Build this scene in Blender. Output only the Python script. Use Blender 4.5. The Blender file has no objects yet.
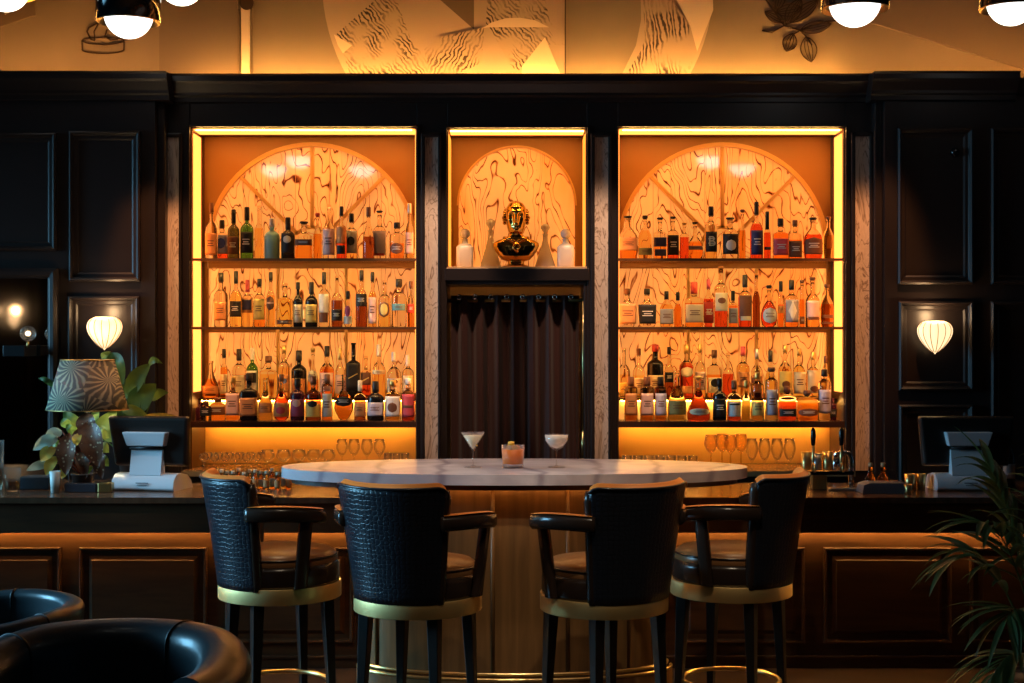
import bpy, bmesh, math, random
from mathutils import Vector, Matrix
random.seed(7)
C = bpy.context.scene.collection
PI = math.pi
# ------------------------------------------------------------------ camera, world, exposure
EYE, F = 1.70, 1422.0
cd = bpy.data.cameras.new('camera'); cam = bpy.data.objects.new('camera', cd); C.objects.link(cam)
cd.sensor_width = 36; cd.lens = 36 * F / 1024; cd.clip_start = .05; cd.clip_end = 60
cam.location = (0, 0, EYE); cam.rotation_euler = (PI / 2, 0, 0)
bpy.context.scene.camera = cam
sc = bpy.context.scene
sc.view_settings.view_transform = 'Standard'; sc.view_settings.look = 'None'
sc.view_settings.gamma = 1; sc.view_settings.use_curve_mapping = False
sc.view_settings.exposure = 0.0
sc.cycles.use_denoising = True
sc.cycles.max_bounces = 10; sc.cycles.transmission_bounces = 10; sc.cycles.diffuse_bounces = 4
sc.cycles.glossy_bounces = 5; sc.cycles.transparent_max_bounces = 8
sc.cycles.caustics_reflective = False; sc.cycles.caustics_refractive = False
sc.cycles.sample_clamp_indirect = 4
w = bpy.data.worlds.new('world'); sc.world = w; w.use_nodes = True
w.node_tree.nodes['Background'].inputs[0].default_value = (.6, .55, .6, 1)
w.node_tree.nodes['Background'].inputs[1].default_value = .002

def area(name, loc, target, size, power, col):
    l = bpy.data.lights.new(name, 'AREA'); l.shape = 'RECTANGLE'; l.size, l.size_y = size; l.energy = power; l.color = col
    o = bpy.data.objects.new(name, l); C.objects.link(o); o.location = loc
    o.rotation_euler = (Vector(target) - Vector(loc)).to_track_quat('-Z', 'Y').to_euler(); l.spread = math.radians(80); return o
# daylight through the window in the side wall
area('window_daylight', (-5.85, 6.45, 2.15), (-1.2, 6.2, .9), (1.9, 1.9), 75, (.25, .66, 1.0))
# spot lamp aimed at a target
def spot(name, loc, target, power, ang, col=(1, .66, .36), r=.06):
    l = bpy.data.lights.new(name, 'SPOT'); l.energy = power; l.color = col; l.spot_size = math.radians(ang); l.spot_blend = .5; l.shadow_soft_size = r
    o = bpy.data.objects.new(name, l); C.objects.link(o); o.location = loc
    o.rotation_euler = (Vector(target) - Vector(loc)).to_track_quat('-Z', 'Y').to_euler(); return o

def px(u, Y): return (u - 512) * Y / F
def pz(v, Y): return EYE - (v - 341) * Y / F

# ------------------------------------------------------------------ materials
MATS = {}
def mat(name, col=(.5, .5, .5), rough=.5, metal=0, trans=0, ior=1.45, emis=None, es=0, spec=.5, coat=0, sss=0, sheen=0):
    if name in MATS: return MATS[name]
    m = bpy.data.materials.new(name); m.use_nodes = True
    b = m.node_tree.nodes['Principled BSDF']
    b.inputs['Base Color'].default_value = (*col, 1); b.inputs['Roughness'].default_value = rough
    b.inputs['Metallic'].default_value = metal; b.inputs['Transmission Weight'].default_value = trans
    b.inputs['IOR'].default_value = ior; b.inputs['Specular IOR Level'].default_value = spec
    b.inputs['Coat Weight'].default_value = coat; b.inputs['Sheen Weight'].default_value = sheen
    if emis: b.inputs['Emission Color'].default_value = (*emis, 1); b.inputs['Emission Strength'].default_value = es
    MATS[name] = m; return m
def N(m, t, **kw):
    n = m.node_tree.nodes.new(t)
    for k, v in kw.items():
        if k in n.inputs: n.inputs[k].default_value = v
        else: setattr(n, k, v)
    return n
def L(m, a, b): m.node_tree.links.new(a, b)
def coords(m, kind='Object', scale=(1, 1, 1), rot=(0, 0, 0)):
    t = N(m, 'ShaderNodeTexCoord'); mp = N(m, 'ShaderNodeMapping')
    mp.inputs['Scale'].default_value = scale; mp.inputs['Rotation'].default_value = rot
    L(m, t.outputs[kind], mp.inputs[0]); return mp.outputs[0]
def ramp(m, fac, stops):
    r = N(m, 'ShaderNodeValToRGB'); e = r.color_ramp.elements
    while len(e) < len(stops): e.new(.5)
    for i, (p, c) in enumerate(stops): e[i].position = p; e[i].color = (*c, 1)
    L(m, fac, r.inputs[0]); return r.outputs[0]
def bump(m, h, strength=.4, dist=.01):
    b = N(m, 'ShaderNodeBump'); b.inputs['Strength'].default_value = strength; b.inputs['Distance'].default_value = dist
    L(m, h, b.inputs['Height']); L(m, b.outputs[0], m.node_tree.nodes['Principled BSDF'].inputs['Normal'])
def P_(m): return m.node_tree.nodes['Principled BSDF']

def wood(name, c1, c2, rough=.4, scale=(2, 2, 30), spec=.5):
    m = mat(name, c1, rough, spec=spec); v = coords(m, 'Object', scale)
    n = N(m, 'ShaderNodeTexNoise', Scale=1.5, Detail=5.0, Distortion=.6); L(m, v, n.inputs[0])
    L(m, ramp(m, n.outputs[0], [(.3, c1), (.7, c2)]), P_(m).inputs['Base Color']); bump(m, n.outputs[0], .08, .003); return m

dark_paint = mat('dark_paint', (.019, .013, .012), .36)
n_ = N(dark_paint, 'ShaderNodeTexNoise', Scale=60.0, Detail=4.0); L(dark_paint, coords(dark_paint), n_.inputs[0]); bump(dark_paint, n_.outputs[0], .05, .002)
bar_wood = wood('bar_wood', (.034, .015, .006), (.070, .031, .011), .36, (1.5, 1.5, 14))
counter_wood = wood('counter_wood', (.07, .035, .02), (.13, .065, .035), .22, (14, 1, 1))
table_wood = wood('table_wood', (.16, .08, .028), (.26, .13, .045), .42, (18, 18, 1.2))
case_wood = wood('case_wood', (.50, .26, .10), (.62, .34, .14), .5, (3, 3, 12))
brass = mat('brass', (.80, .58, .24), .30, 1)
dark_brass = mat('dark_brass', (.5, .33, .12), .35, 1)
chrome = mat('chrome', (.75, .75, .76), .15, 1)
steel = mat('steel', (.55, .55, .56), .3, 1)
black = mat('black', (.008, .007, .008), .4)
black_gloss = mat('black_gloss', (.006, .006, .007), .12)
plaster = mat('plaster', (.40, .33, .26), .9)
n_ = N(plaster, 'ShaderNodeTexNoise', Scale=1.3, Detail=3.0); L(plaster, coords(plaster), n_.inputs[0])
L(plaster, ramp(plaster, n_.outputs[0], [(.35, (.23, .19, .15)), (.7, (.28, .235, .19))]), P_(plaster).inputs['Base Color'])
floor_m = wood('floor_wood', (.03, .018, .012), (.05, .03, .02), .3, (2, 10, 1))
ceiling_m = mat('ceiling_paint', (.12, .10, .09), .9)

def veined(name, base, mid, vein, scale=(1, 1, 1), rough=.25, emit=0, tint=(1, .55, .2), bands=7., dist=5.):
    """book-matched veined stone: wavy nested contours like zebra marble"""
    m = mat(name, base, rough); v = coords(m, 'Object', scale)
    wv = N(m, 'ShaderNodeTexWave', wave_type='BANDS', bands_direction='X', Scale=bands, Distortion=dist, Detail=3.0)
    wv.inputs['Detail Scale'].default_value = .9; wv.inputs['Detail Roughness'].default_value = .55; L(m, v, wv.inputs[0])
    nz = N(m, 'ShaderNodeTexNoise', Scale=2.2, Detail=6.0, Distortion=1.2); L(m, v, nz.inputs[0])
    veins = ramp(m, wv.outputs['Fac'], [(0, vein), (.05, mid), (.16, base), (1, base)])
    cloud = ramp(m, nz.outputs[0], [(.35, mid), (.62, (1, 1, 1))])
    mx = N(m, 'ShaderNodeMix', data_type='RGBA', blend_type='MULTIPLY'); mx.inputs['Factor'].default_value = .7
    L(m, veins, mx.inputs['A']); L(m, cloud, mx.inputs['B'])
    L(m, mx.outputs['Result'], P_(m).inputs['Base Color'])
    if emit:
        m2 = N(m, 'ShaderNodeMix', data_type='RGBA', blend_type='MULTIPLY'); m2.inputs['Factor'].default_value = 1
        m2.inputs['B'].default_value = (*tint, 1); L(m, mx.outputs['Result'], m2.inputs['A'])
        L(m, m2.outputs['Result'], P_(m).inputs['Emission Color']); P_(m).inputs['Emission Strength'].default_value = emit
    return m
def onyx_mat():
    m = mat('backlit_onyx', (.9, .75, .5), .05, ior=2.5); v = coords(m, 'Object', (2.6, 1, .85))
    nz = N(m, 'ShaderNodeTexNoise', Scale=1.25, Detail=3.2, Distortion=.35); L(m, v, nz.inputs[0])
    mu = N(m, 'ShaderNodeMath', operation='MULTIPLY'); L(m, nz.outputs[0], mu.inputs[0]); mu.inputs[1].default_value = 27.
    pp = N(m, 'ShaderNodeMath', operation='PINGPONG'); L(m, mu.outputs[0], pp.inputs[0]); pp.inputs[1].default_value = .5
    n2 = N(m, 'ShaderNodeTexNoise', Scale=9., Detail=4.); L(m, v, n2.inputs[0])
    sb = N(m, 'ShaderNodeMath', operation='MULTIPLY_ADD'); L(m, n2.outputs[0], sb.inputs[0]); sb.inputs[1].default_value = -.26; sb.inputs[2].default_value = .115
    th = N(m, 'ShaderNodeMath', operation='SUBTRACT'); L(m, pp.outputs[0], th.inputs[0]); L(m, sb.outputs[0], th.inputs[1])
    line = ramp(m, th.outputs[0], [(0, (.14, .05, .02)), (.045, (.40, .18, .08)), (.12, (1, 1, 1)), (1, (1, 1, 1))])
    n3 = N(m, 'ShaderNodeTexNoise', Scale=.9, Detail=3., Distortion=.8); L(m, v, n3.inputs[0])
    base = ramp(m, n3.outputs[0], [(.30, (.80, .40, .15)), (.5, (.80, .52, .28)), (.68, (.66, .42, .28))])
    mx = N(m, 'ShaderNodeMix', data_type='RGBA', blend_type='MULTIPLY'); mx.inputs['Factor'].default_value = 1; L(m, base, mx.inputs['A']); L(m, line, mx.inputs['B'])
    L(m, mx.outputs['Result'], P_(m).inputs['Base Color']); m2 = N(m, 'ShaderNodeMix', data_type='RGBA', blend_type='MULTIPLY'); m2.inputs['Factor'].default_value = 1
    m2.inputs['B'].default_value = (1, .57, .20, 1); L(m, mx.outputs['Result'], m2.inputs['A']); L(m, m2.outputs['Result'], P_(m).inputs['Emission Color']); P_(m).inputs['Emission Strength'].default_value = .90
    return m
onyx = onyx_mat()
def strip_mat():
    m = mat('marble_strip', (.8, .7, .6), .3); v = coords(m, 'Object', (7, 1, 1.6))
    nz = N(m, 'ShaderNodeTexNoise', Scale=1.1, Detail=6., Distortion=1.6); L(m, v, nz.inputs[0])
    mu = N(m, 'ShaderNodeMath', operation='MULTIPLY'); L(m, nz.outputs[0], mu.inputs[0]); mu.inputs[1].default_value = 12.
    pp = N(m, 'ShaderNodeMath', operation='PINGPONG'); L(m, mu.outputs[0], pp.inputs[0]); pp.inputs[1].default_value = .5
    L(m, ramp(m, pp.outputs[0], [(0, (.22, .14, .10)), (.08, (.50, .37, .28)), (.25, (.70, .56, .45)), (.5, (.62, .48, .38))]), P_(m).inputs['Base Color']); return m
marble_strip = strip_mat()
table_marble = veined('table_marble', (.62, .58, .60), (.54, .50, .53), (.38, .34, .38), (1, 1, 1), .24, 0, bands=.9, dist=8.)

led_amber = mat('led_amber', (.1, .05, .02), .5, emis=(1, .28, .045), es=3.4)
led_side = mat('led_side', (.1, .05, .02), .5, emis=(1, .32, .03), es=1.6)
led_warm = mat('led_warm', (1, .6, .2), .5, emis=(1, .42, .10), es=16)
led_shelf = mat('led_shelf', (1, .6, .2), .5, emis=(1, .52, .13), es=72)  # for the riser and the added shelf and top strips
led_cove = mat('led_cove', (1, .6, .2), .5, emis=(1, .42, .08), es=150)
opal = mat('opal_glass', (.9, .9, .88), .3, emis=(.98, .97, .95), es=2.6)
sconce_glow = mat('sconce_glass', (.9, .7, .5), .35, emis=(1, .66, .34), es=1.6)
bulb_m = mat('bulb', (1, .9, .7), .5, emis=(1, .72, .38), es=190)

clear_glass = mat('clear_glass', (1, .98, .95), .02, trans=1, ior=1.45)
def thin(name, c, edge=.35):
    # thin-walled glass: clear through the middle, reflecting towards its edges
    m = mat(name, c, 0); nt = m.node_tree
    tr = N(m, 'ShaderNodeBsdfTransparent'); tr.inputs[0].default_value = (*c, 1); gl = N(m, 'ShaderNodeBsdfGlass'); gl.inputs['Roughness'].default_value = .02; gl.inputs['IOR'].default_value = 1.45
    lw = N(m, 'ShaderNodeLayerWeight', Blend=edge); mlt = N(m, 'ShaderNodeMath', operation='MULTIPLY'); L(m, lw.outputs['Facing'], mlt.inputs[0]); mlt.inputs[1].default_value = .8; ms = N(m, 'ShaderNodeMixShader'); L(m, mlt.outputs[0], ms.inputs[0]); tl = N(m, 'ShaderNodeBsdfTranslucent'); tl.inputs[0].default_value = (*c, 1); m0 = N(m, 'ShaderNodeMixShader'); m0.inputs[0].default_value = .10; L(m, tr.outputs[0], m0.inputs[1]); L(m, tl.outputs[0], m0.inputs[2]); L(m, m0.outputs[0], ms.inputs[1]); L(m, gl.outputs[0], ms.inputs[2])
    o = [n for n in nt.nodes if n.type == 'OUTPUT_MATERIAL'][0]; L(m, ms.outputs[0], o.inputs[0]); return m
thin_glass = thin('drinking_glass', (.98, .96, .92))
ledge_glass = thin('wine_glass', (1, .99, .96), .5)
for n__ in ledge_glass.node_tree.nodes:
    if n__.type == 'MIX_SHADER' and not n__.inputs[0].is_linked: n__.inputs[0].default_value = .03
shelf_glass = mat('shelf_glass', (.35, .22, .10), .1, trans=.6, ior=1.4)
def liquid(name, c, t=1., r=.03): return mat('liquid_' + name, c, r, trans=t, ior=1.36)
LIQ = {'amber': liquid('amber', (.95, .42, .08)), 'gold': liquid('gold', (1, .70, .28)), 'clear': liquid('clear', (1, .90, .74)),
       'red': liquid('red', (.80, .12, .04)), 'brown': liquid('brown', (.34, .10, .03)), 'orange': liquid('orange', (1, .38, .06)),
       'green': mat('glass_green', (.10, .34, .06), .06, trans=.85), 'olive': mat('glass_olive', (.16, .15, .03), .08, trans=.7),
       'black': mat('glass_black', (.012, .010, .010), .1), 'teal': mat('glass_teal', (.32, .66, .62), .4, trans=.25),
       'purple': mat('glass_purple', (.10, .02, .05), .1, trans=.4), 'yellow': liquid('yellow', (1, .80, .30))}
PAPER = {'cream': (.86, .74, .54), 'white': (.90, .86, .80), 'black': (.015, .013, .013), 'grey': (.42, .40, .42), 'orange': (.85, .36, .12),
         'red': (.62, .05, .03), 'navy': (.04, .04, .14), 'olive': (.30, .27, .08), 'pink': (.90, .58, .50), 'lilac': (.66, .60, .72),
         'blue': (.12, .16, .50), 'teal': (.14, .34, .36), 'brown': (.20, .08, .04), 'green': (.16, .34, .08), 'yellow': (.88, .66, .18), 'gold': (.80, .55, .18),
         'crimson': (.80, .10, .12), 'purple': (.40, .08, .20), 'silver': (.70, .70, .70)}
def paper(c): return mat('label_' + c, PAPER[c], .6)
def capm(c): return mat('cap_' + c, PAPER[c], .35, metal=1 if c in ('gold', 'silver') else 0)

# ------------------------------------------------------------------ mesh builder
class MB:
    def __init__(s): s.v = []; s.f = []; s.mi = []; s.sm = []; s.M = Matrix.Identity(4); s.uv = {}
    def add(s, vs, fs, mi=0, smooth=False):
        b = len(s.v); s.v += [tuple(s.M @ Vector(p)) for p in vs]
        for f in fs: s.f.append(tuple(b + i for i in f)); s.mi.append(mi); s.sm.append(smooth)
        return b
    def box(s, x0, x1, y0, y1, z0, z1, mi=0):
        s.add([(x0, y0, z0), (x1, y0, z0), (x1, y1, z0), (x0, y1, z0), (x0, y0, z1), (x1, y0, z1), (x1, y1, z1), (x0, y1, z1)],
              [(0, 3, 2, 1), (4, 5, 6, 7), (0, 1, 5, 4), (1, 2, 6, 5), (2, 3, 7, 6), (3, 0, 4, 7)], mi)
    def lathe(s, prof, cx=0, cy=0, seg=24, mi=0, cap=True, smooth=True, n=None, dr=1., mis=None):
        """prof: (r, z[, n]) rings; n superellipse exponent; dr depth ratio"""
        vs = []; k = len(prof)
        for p in prof:
            e = (p[2] if len(p) > 2 else n) or 2; d = p[3] if len(p) > 3 else dr
            for i in range(seg):
                a = 2 * PI * i / seg; ca, sa = math.cos(a), math.sin(a)
                q = 1 / (abs(ca) ** e + abs(sa) ** e) ** (1 / e)
                vs.append((cx + p[0] * q * ca, cy + p[0] * q * sa * d, p[1]))
        b = len(s.v); s.v += [tuple(s.M @ Vector(p)) for p in vs]
        for j in range(k - 1):
            m = mis[j] if mis else mi
            for i in range(seg):
                i2 = (i + 1) % seg
                s.f.append((b + j * seg + i, b + j * seg + i2, b + (j + 1) * seg + i2, b + (j + 1) * seg + i)); s.mi.append(m); s.sm.append(smooth)
        if cap:
            s.f.append(tuple(b + i for i in reversed(range(seg)))); s.mi.append(mis[0] if mis else mi); s.sm.append(False)
            s.f.append(tuple(b + (k - 1) * seg + i for i in range(seg))); s.mi.append(mis[-1] if mis else mi); s.sm.append(False)
    def tube(s, pts, r, seg=8, mi=0, closed=False, taper=None):
        pts = [Vector(p) for p in pts]; n = len(pts); vs = []; up = None
        for i, p in enumerate(pts):
            a = pts[(i - 1) % n] if (i or closed) else p; c = pts[(i + 1) % n] if (i < n - 1 or closed) else p
            t = (c - a).normalized()
            if up is None: up = Vector((0, 0, 1)) if abs(t.z) < .9 else Vector((1, 0, 0))
            x = up - t * up.dot(t)
            if x.length < 1e-5: x = t.orthogonal()
            x.normalize(); y = t.cross(x); up = x
            rr = r if taper is None else r * taper(i / (n - 1))
            for k in range(seg):
                q = 2 * PI * k / seg; vs.append(p + x * math.cos(q) * rr + y * math.sin(q) * rr)
        fs = []
        for i in range(n if closed else n - 1):
            for k in range(seg):
                j = (i + 1) % n; fs.append((i * seg + k, i * seg + (k + 1) % seg, j * seg + (k + 1) % seg, j * seg + k))
        if not closed: fs += [tuple(reversed(range(seg))), tuple((n - 1) * seg + k for k in range(seg))]
        s.add(vs, fs, mi, True)
    def grid(s, fn, nu, nv, mi=0, smooth=True, closed_u=False):
        vs = [fn(i / (nu if closed_u else nu - 1), j / (nv - 1)) for j in range(nv) for i in range(nu)]
        fs = []
        for j in range(nv - 1):
            for i in range(nu if closed_u else nu - 1):
                i2 = (i + 1) % nu; fs.append((j * nu + i, j * nu + i2, (j + 1) * nu + i2, (j + 1) * nu + i))
        s.add(vs, fs, mi, smooth)
    def prism(s, poly, y0, y1, mi=0, axis='y', smooth=False):
        """poly in (x,z) (axis y), (y,z) (axis x) or (x,y) (axis z)"""
        n = len(poly)
        def q(p, t): return (p[0], t, p[1]) if axis == 'y' else (t, p[0], p[1]) if axis == 'x' else (p[0], p[1], t)
        vs = [q(p, y0) for p in poly] + [q(p, y1) for p in poly]
        s.add(vs, [tuple(range(n)), tuple(reversed(range(n, 2 * n)))], mi)
        s.add(vs, [(i, i + n, (i + 1) % n + n, (i + 1) % n) for i in range(n)], mi, smooth)
    def frame(s, x0, x1, z0, z1, Y, prof, mi=0):
        """mitred moulding round a rectangle on a face at y=Y looking to -y; prof: (inset, projection)"""
        vs = []
        for ins, pr in prof:
            vs += [(x0 + ins, Y - pr, z0 + ins), (x1 - ins, Y - pr, z0 + ins), (x1 - ins, Y - pr, z1 - ins), (x0 + ins, Y - pr, z1 - ins)]
        fs = []
        for j in range(len(prof) - 1):
            for i in range(4): fs.append((j * 4 + i, j * 4 + (i + 1) % 4, (j + 1) * 4 + (i + 1) % 4, (j + 1) * 4 + i))
        k = (len(prof) - 1) * 4; fs.append((k, k + 1, k + 2, k + 3))
        s.add(vs, fs, mi)
    def build(s, name, mats, parent=None, bevel=0, seg=2, fix=True):
        me = bpy.data.meshes.new(name); me.from_pydata(s.v, [], s.f)
        mats = mats if isinstance(mats, (list, tuple)) else [mats]
        for m in mats: me.materials.append(m)
        me.polygons.foreach_set('material_index', s.mi); me.polygons.foreach_set('use_smooth', s.sm)
        if fix:
            bm = bmesh.new(); bm.from_mesh(me); bmesh.ops.recalc_face_normals(bm, faces=bm.faces); bm.to_mesh(me); bm.free()
        me.update()
        o = bpy.data.objects.new(name, me); C.objects.link(o)
        if parent is not None: o.parent = parent
        if bevel:
            b = o.modifiers.new('bevel', 'BEVEL'); b.width = bevel; b.segments = seg; b.limit_method = 'ANGLE'; b.angle_limit = math.radians(40)
        return o
def tag(o, label=None, cat=None, group=None, kind=None):
    if label: o['label'] = label
    if cat: o['category'] = cat
    if group: o['group'] = group
    if kind: o['kind'] = kind
    return o
def empty(name, loc=(0, 0, 0), rz=0, label=None, cat=None, group=None):
    o = bpy.data.objects.new(name, None); C.objects.link(o); o.location = loc; o.rotation_euler = (0, 0, rz); o.empty_display_size = .1
    return tag(o, label, cat, group)
def text(name, s, size, m, parent, loc, rot=(PI / 2, 0, 0), ext=.0006):
    cu = bpy.data.curves.new(name, 'FONT'); cu.body = s; cu.size = size; cu.align_x = 'CENTER'; cu.align_y = 'CENTER'; cu.extrude = ext
    cu.materials.append(m); tmp = bpy.data.objects.new(name, cu); C.objects.link(tmp); me = bpy.data.meshes.new_from_object(tmp)
    bpy.data.objects.remove(tmp); bpy.data.curves.remove(cu); o = bpy.data.objects.new(name, me); C.objects.link(o); o.parent = parent; o.location = loc; o.rotation_euler = rot; return o

# ------------------------------------------------------------------ room shell
YW = 8.30; YB = 8.72; YC = 8.85
def struct(name, mb, m, **k): return tag(mb.build(name, m, **k), kind='structure')
mb = MB(); mb.box(-6, 6, -3, 9, -.1, 0); struct('floor', mb, floor_m)
mb = MB(); mb.box(-6, 6, -3, 9, 4.3, 4.4); struct('ceiling', mb, ceiling_m)
mb = MB(); mb.box(-6, 6, YC, YC + .1, 0, 4.3); struct('wall_back', mb, plaster)
mb = MB(); mb.box(6, 6.1, -3, 9, 0, 4.3); struct('wall_right', mb, dark_paint)
mb = MB(); mb.box(-6.1, -6, -3, 5.4, 0, 4.3); mb.box(-6.1, -6, 7.5, 9, 0, 4.3); mb.box(-6.1, -6, 5.4, 7.5, 0, 1.1); mb.box(-6.1, -6, 5.4, 7.5, 3.2, 4.3)
mb.M = Matrix.Rotation(PI / 2, 4, 'Z')
for a, b, c, d in ((-1.35, -.20, 1.0, 2.55), (-1.35, -.20, .2, .85), (-2.6, -1.75, 1.0, 2.9), (.0, 1.2, 1.0, 2.55)): mb.frame(a, b, c, d, 6, [(0, 0), (0, .022), (.010, .030), (.020, .022), (.026, .010), (.042, .008), (.052, .001)])
mb.box(-1.66, -1.44, -6.06, -6.0 + .12, 0, 0.01); mb.M = Matrix.Identity(4); mb.box(-6, -5.92, -1.66, -1.44, 0, 3.0); mb.box(-6, -5.86, -2.9, -.1, 2.75, 2.9); mb.box(-6, -5.9, -2.9, -.1, 2.68, 2.75)
struct('wall_left', mb, dark_paint)
mb = MB()
for y in (5.4, 6.42, 7.44): mb.box(-6.08, -6.0, y, y + .06, 1.1, 3.2)
mb.box(-6.08, -6.0, 5.4, 7.5, 1.1, 1.16); mb.box(-6.08, -6.0, 5.4, 7.5, 3.14, 3.2); struct('window_1', mb, dark_paint)

# the panelled back wall: solid piers round the openings, real thickness
X = lambda u: px(u, YW); Z = lambda v: pz(v, YW)
LA = (X(190), X(416.5), .955, Z(126.5)); NI = (X(447), X(587), Z(268), Z(127.5)); CU = (X(447), X(584), .0, Z(284)); RA = (X(618), X(845.5), .955, Z(126.5))
ZT = Z(97)
xl, xr = X(160), X(883)
mb = MB()
mb.box(xl, LA[0], YW, YB, 0, ZT); mb.box(LA[1], NI[0], YW, YB, 0, ZT); mb.box(NI[1], RA[0], YW, YB, 0, ZT); mb.box(RA[1], xr, YW, YB, 0, ZT)
mb.box(LA[0], LA[1], YW, YB, LA[3], ZT); mb.box(NI[0], NI[1], YW, YB, NI[3], ZT); mb.box(RA[0], RA[1], YW, YB, RA[3], ZT)
mb.box(NI[0], NI[1], YW, YB, CU[3], NI[2]); mb.box(CU[1], NI[1], YW, YB, 0, CU[3])
mb.box(LA[0], LA[1], YW, YB, 0, .92); mb.box(RA[0], RA[1], YW, YB, 0, .92)
struct('wall_panelled_centre', mb, dark_paint, bevel=.004)
# side piers standing proud, with framed panels
YS = 8.18
XS = lambda u: px(u, YS); ZS = lambda v: pz(v, YS)
PF = [(0, 0), (0, .022), (.010, .030), (.020, .022), (.026, .010), (.042, .008), (.052, .001)]
def pier(name, x0, x1, rects):
    m_ = MB(); m_.box(x0, x1, YS, YB, 0, ZT)
    for (a, b, c, d) in rects: m_.frame(XS(a), XS(b), ZS(d), ZS(c), YS, PF)
    return struct(name, m_, dark_paint)
pier('wall_panelled_left', -3.6, XS(155), [(70, 141, 131, 281), (-20, 57, 133, 250), (69, 140, 296, 392), (69, 140, 402, 520), (-110, -32, 133, 250)])
pier('wall_panelled_right', XS(885), 3.6, [(897, 972, 128, 284), (898, 972, 301, 390), (898, 972, 404, 520), (990, 1060, 128, 284), (990, 1060, 301, 520)])
# narrow pilaster steps between pier and centre
mb = MB(); mb.box(XS(155), XS(163), YS + .05, YW + .1, 0, ZT); mb.box(XS(877), XS(885), YS + .05, YW + .1, 0, ZT); struct('trim_1', mb, dark_paint, bevel=.006)
# entablature and cornice: profile swept in x, (proj, z)
def cornice(mb, x0, x1, Y, zt):
    p = [(0, zt - .155), (.02, zt - .15), (.02, zt - .125), (.035, zt - .115), (.035, zt - .10), (.07, zt - .055), (.085, zt - .04), (.085, zt - .012), (.10, zt), (-.1, zt), (-.1, zt - .155)]
    mb.prism([(Y - a, b) for a, b in p], x0, x1, axis='x')
zc = pz(72.9, YW - .1); zc2 = pz(70.3, YS - .1)
mb = MB(); cornice(mb, XS(168), XS(872), YW, zc); mb.box(xl, xr, YW - .012, YB, ZT - .03, zc - .02); struct('trim_2', mb, dark_paint)
mb = MB(); cornice(mb, -3.6, XS(170), YS, zc2); cornice(mb, XS(870), XS(1015), YS, zc2); cornice(mb, XS(1015), 3.6, YS + .1, zc2 - .02); mb.box(-3.6, XS(165), YS, YB, ZT - .01, zc2 - .02); mb.box(XS(875), 3.6, YS, YB, ZT - .01, zc2 - .02)
struct('trim_3', mb, dark_paint)
# architrave bead under the cornice
mb = MB(); mb.tube([(XS(168), YW - .02, Z(95)), (XS(872), YW - .02, Z(95))], .008, 6); struct('trim_4', mb, dark_paint)
# marble strips between the bays, each in a dark bead frame
for i, (a, b, c, d) in enumerate([(165.5, 179.5, 137, 440), (425, 438, 137, 462), (594.5, 608, 137, 462), (854.5, 869, 136, 470)]):
    m_ = MB(); m_.box(X(a), X(b), YW - .008, YW + .01, Z(d), Z(c)); o = struct('trim_%d' % (5 + i), m_, marble_strip)
    m_ = MB()
    for (e, f) in ((a - 4, a), (b, b + 3)): m_.box(X(e), X(f), YW - .028, YW, .94, Z(c - 4))
    m_.box(X(a - 4), X(b + 3), YW - .028, YW, Z(c), Z(c - 4)); m_.build('bead_frame', dark_paint, o, bevel=.006)

# ------------------------------------------------------------------ cove light, mural
mb = MB(); mb.box(X(176), X(868), YC - .13, YC - .11, zc - .018, zc - .008); o = mb.build('cove_light_strip', led_cove); tag(o, 'warm light strip lying behind the long cornice, lighting the painted wall', 'light strip')
mb = MB(); mb.box(-3.5, X(158), YC - .30, YC - .27, zc2 - .018, zc2 - .010); o = mb.build('cove_light_strip', mat('led_cove_dim', (1, .6, .2), .5, emis=(1, .40, .08), es=60)); tag(o, 'dimmer warm light strip on top of the left cornice', 'light strip')
mb = MB(); mb.box(X(884), 3.5, YC - .30, YC - .27, zc2 - .018, zc2 - .010); o = mb.build('cove_light_strip', MATS['led_cove_dim']); tag(o, 'dimmer warm light strip on top of the right cornice', 'light strip')
YM = YC - .004
XM = lambda u: px(u, YM); ZM = lambda v: pz(v, YM)
def strata(name, base, ink, ang, sc_=(1, 1, 1)):
    m = mat(name, base, .9); v = coords(m, 'Object', sc_, (0, ang, 0))
    wv = N(m, 'ShaderNodeTexWave', wave_type='BANDS', bands_direction='X', Scale=13.0, Distortion=10., Detail=5.); wv.inputs['Detail Scale'].default_value = 1.2; L(m, v, wv.inputs[0])
    nz = N(m, 'ShaderNodeTexNoise', Scale=3.0, Detail=5.); L(m, v, nz.inputs[0])
    mn = N(m, 'ShaderNodeMath', operation='MULTIPLY'); L(m, wv.outputs['Fac'], mn.inputs[0]); L(m, nz.outputs[0], mn.inputs[1])
    r_ = ramp(m, mn.outputs[0], [(.0, ink), (.12, ink), (.28, base), (1, base)]); n4 = N(m, 'ShaderNodeTexNoise', Scale=5.0, Detail=4.); L(m, coords(m), n4.inputs[0]); mk = ramp(m, n4.outputs[0], [(.42, (0, 0, 0)), (.58, (1, 1, 1))]); mxx = N(m, 'ShaderNodeMix', data_type='RGBA'); L(m, mk, mxx.inputs['Factor']); L(m, r_, mxx.inputs['A']); mxx.inputs['B'].default_value = (base[0] * .9, base[1] * .9, base[2] * .9, 1); L(m, mxx.outputs['Result'], P_(m).inputs['Base Color']); return m
pale = mat('mural_pale', (.46, .36, .30), .9); shade = mat('mural_dark', (.16, .12, .09), .9); ink = mat('mural_ink', (.05, .03, .02), .9); white_p = mat('mural_white', (.72, .60, .50), .9)
st1 = strata('mural_strata_a', (.50, .39, .31), (.05, .04, .035), .7); st2 = strata('mural_strata_b', (.50, .39, .31), (.07, .05, .04), -.5)
mural = empty('wall_mural', (0, YM, 3.6), 0, 'painted mural of pale circle, stone strata shapes and line drawings above the cornice', 'mural')
_lay = [0]
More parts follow.
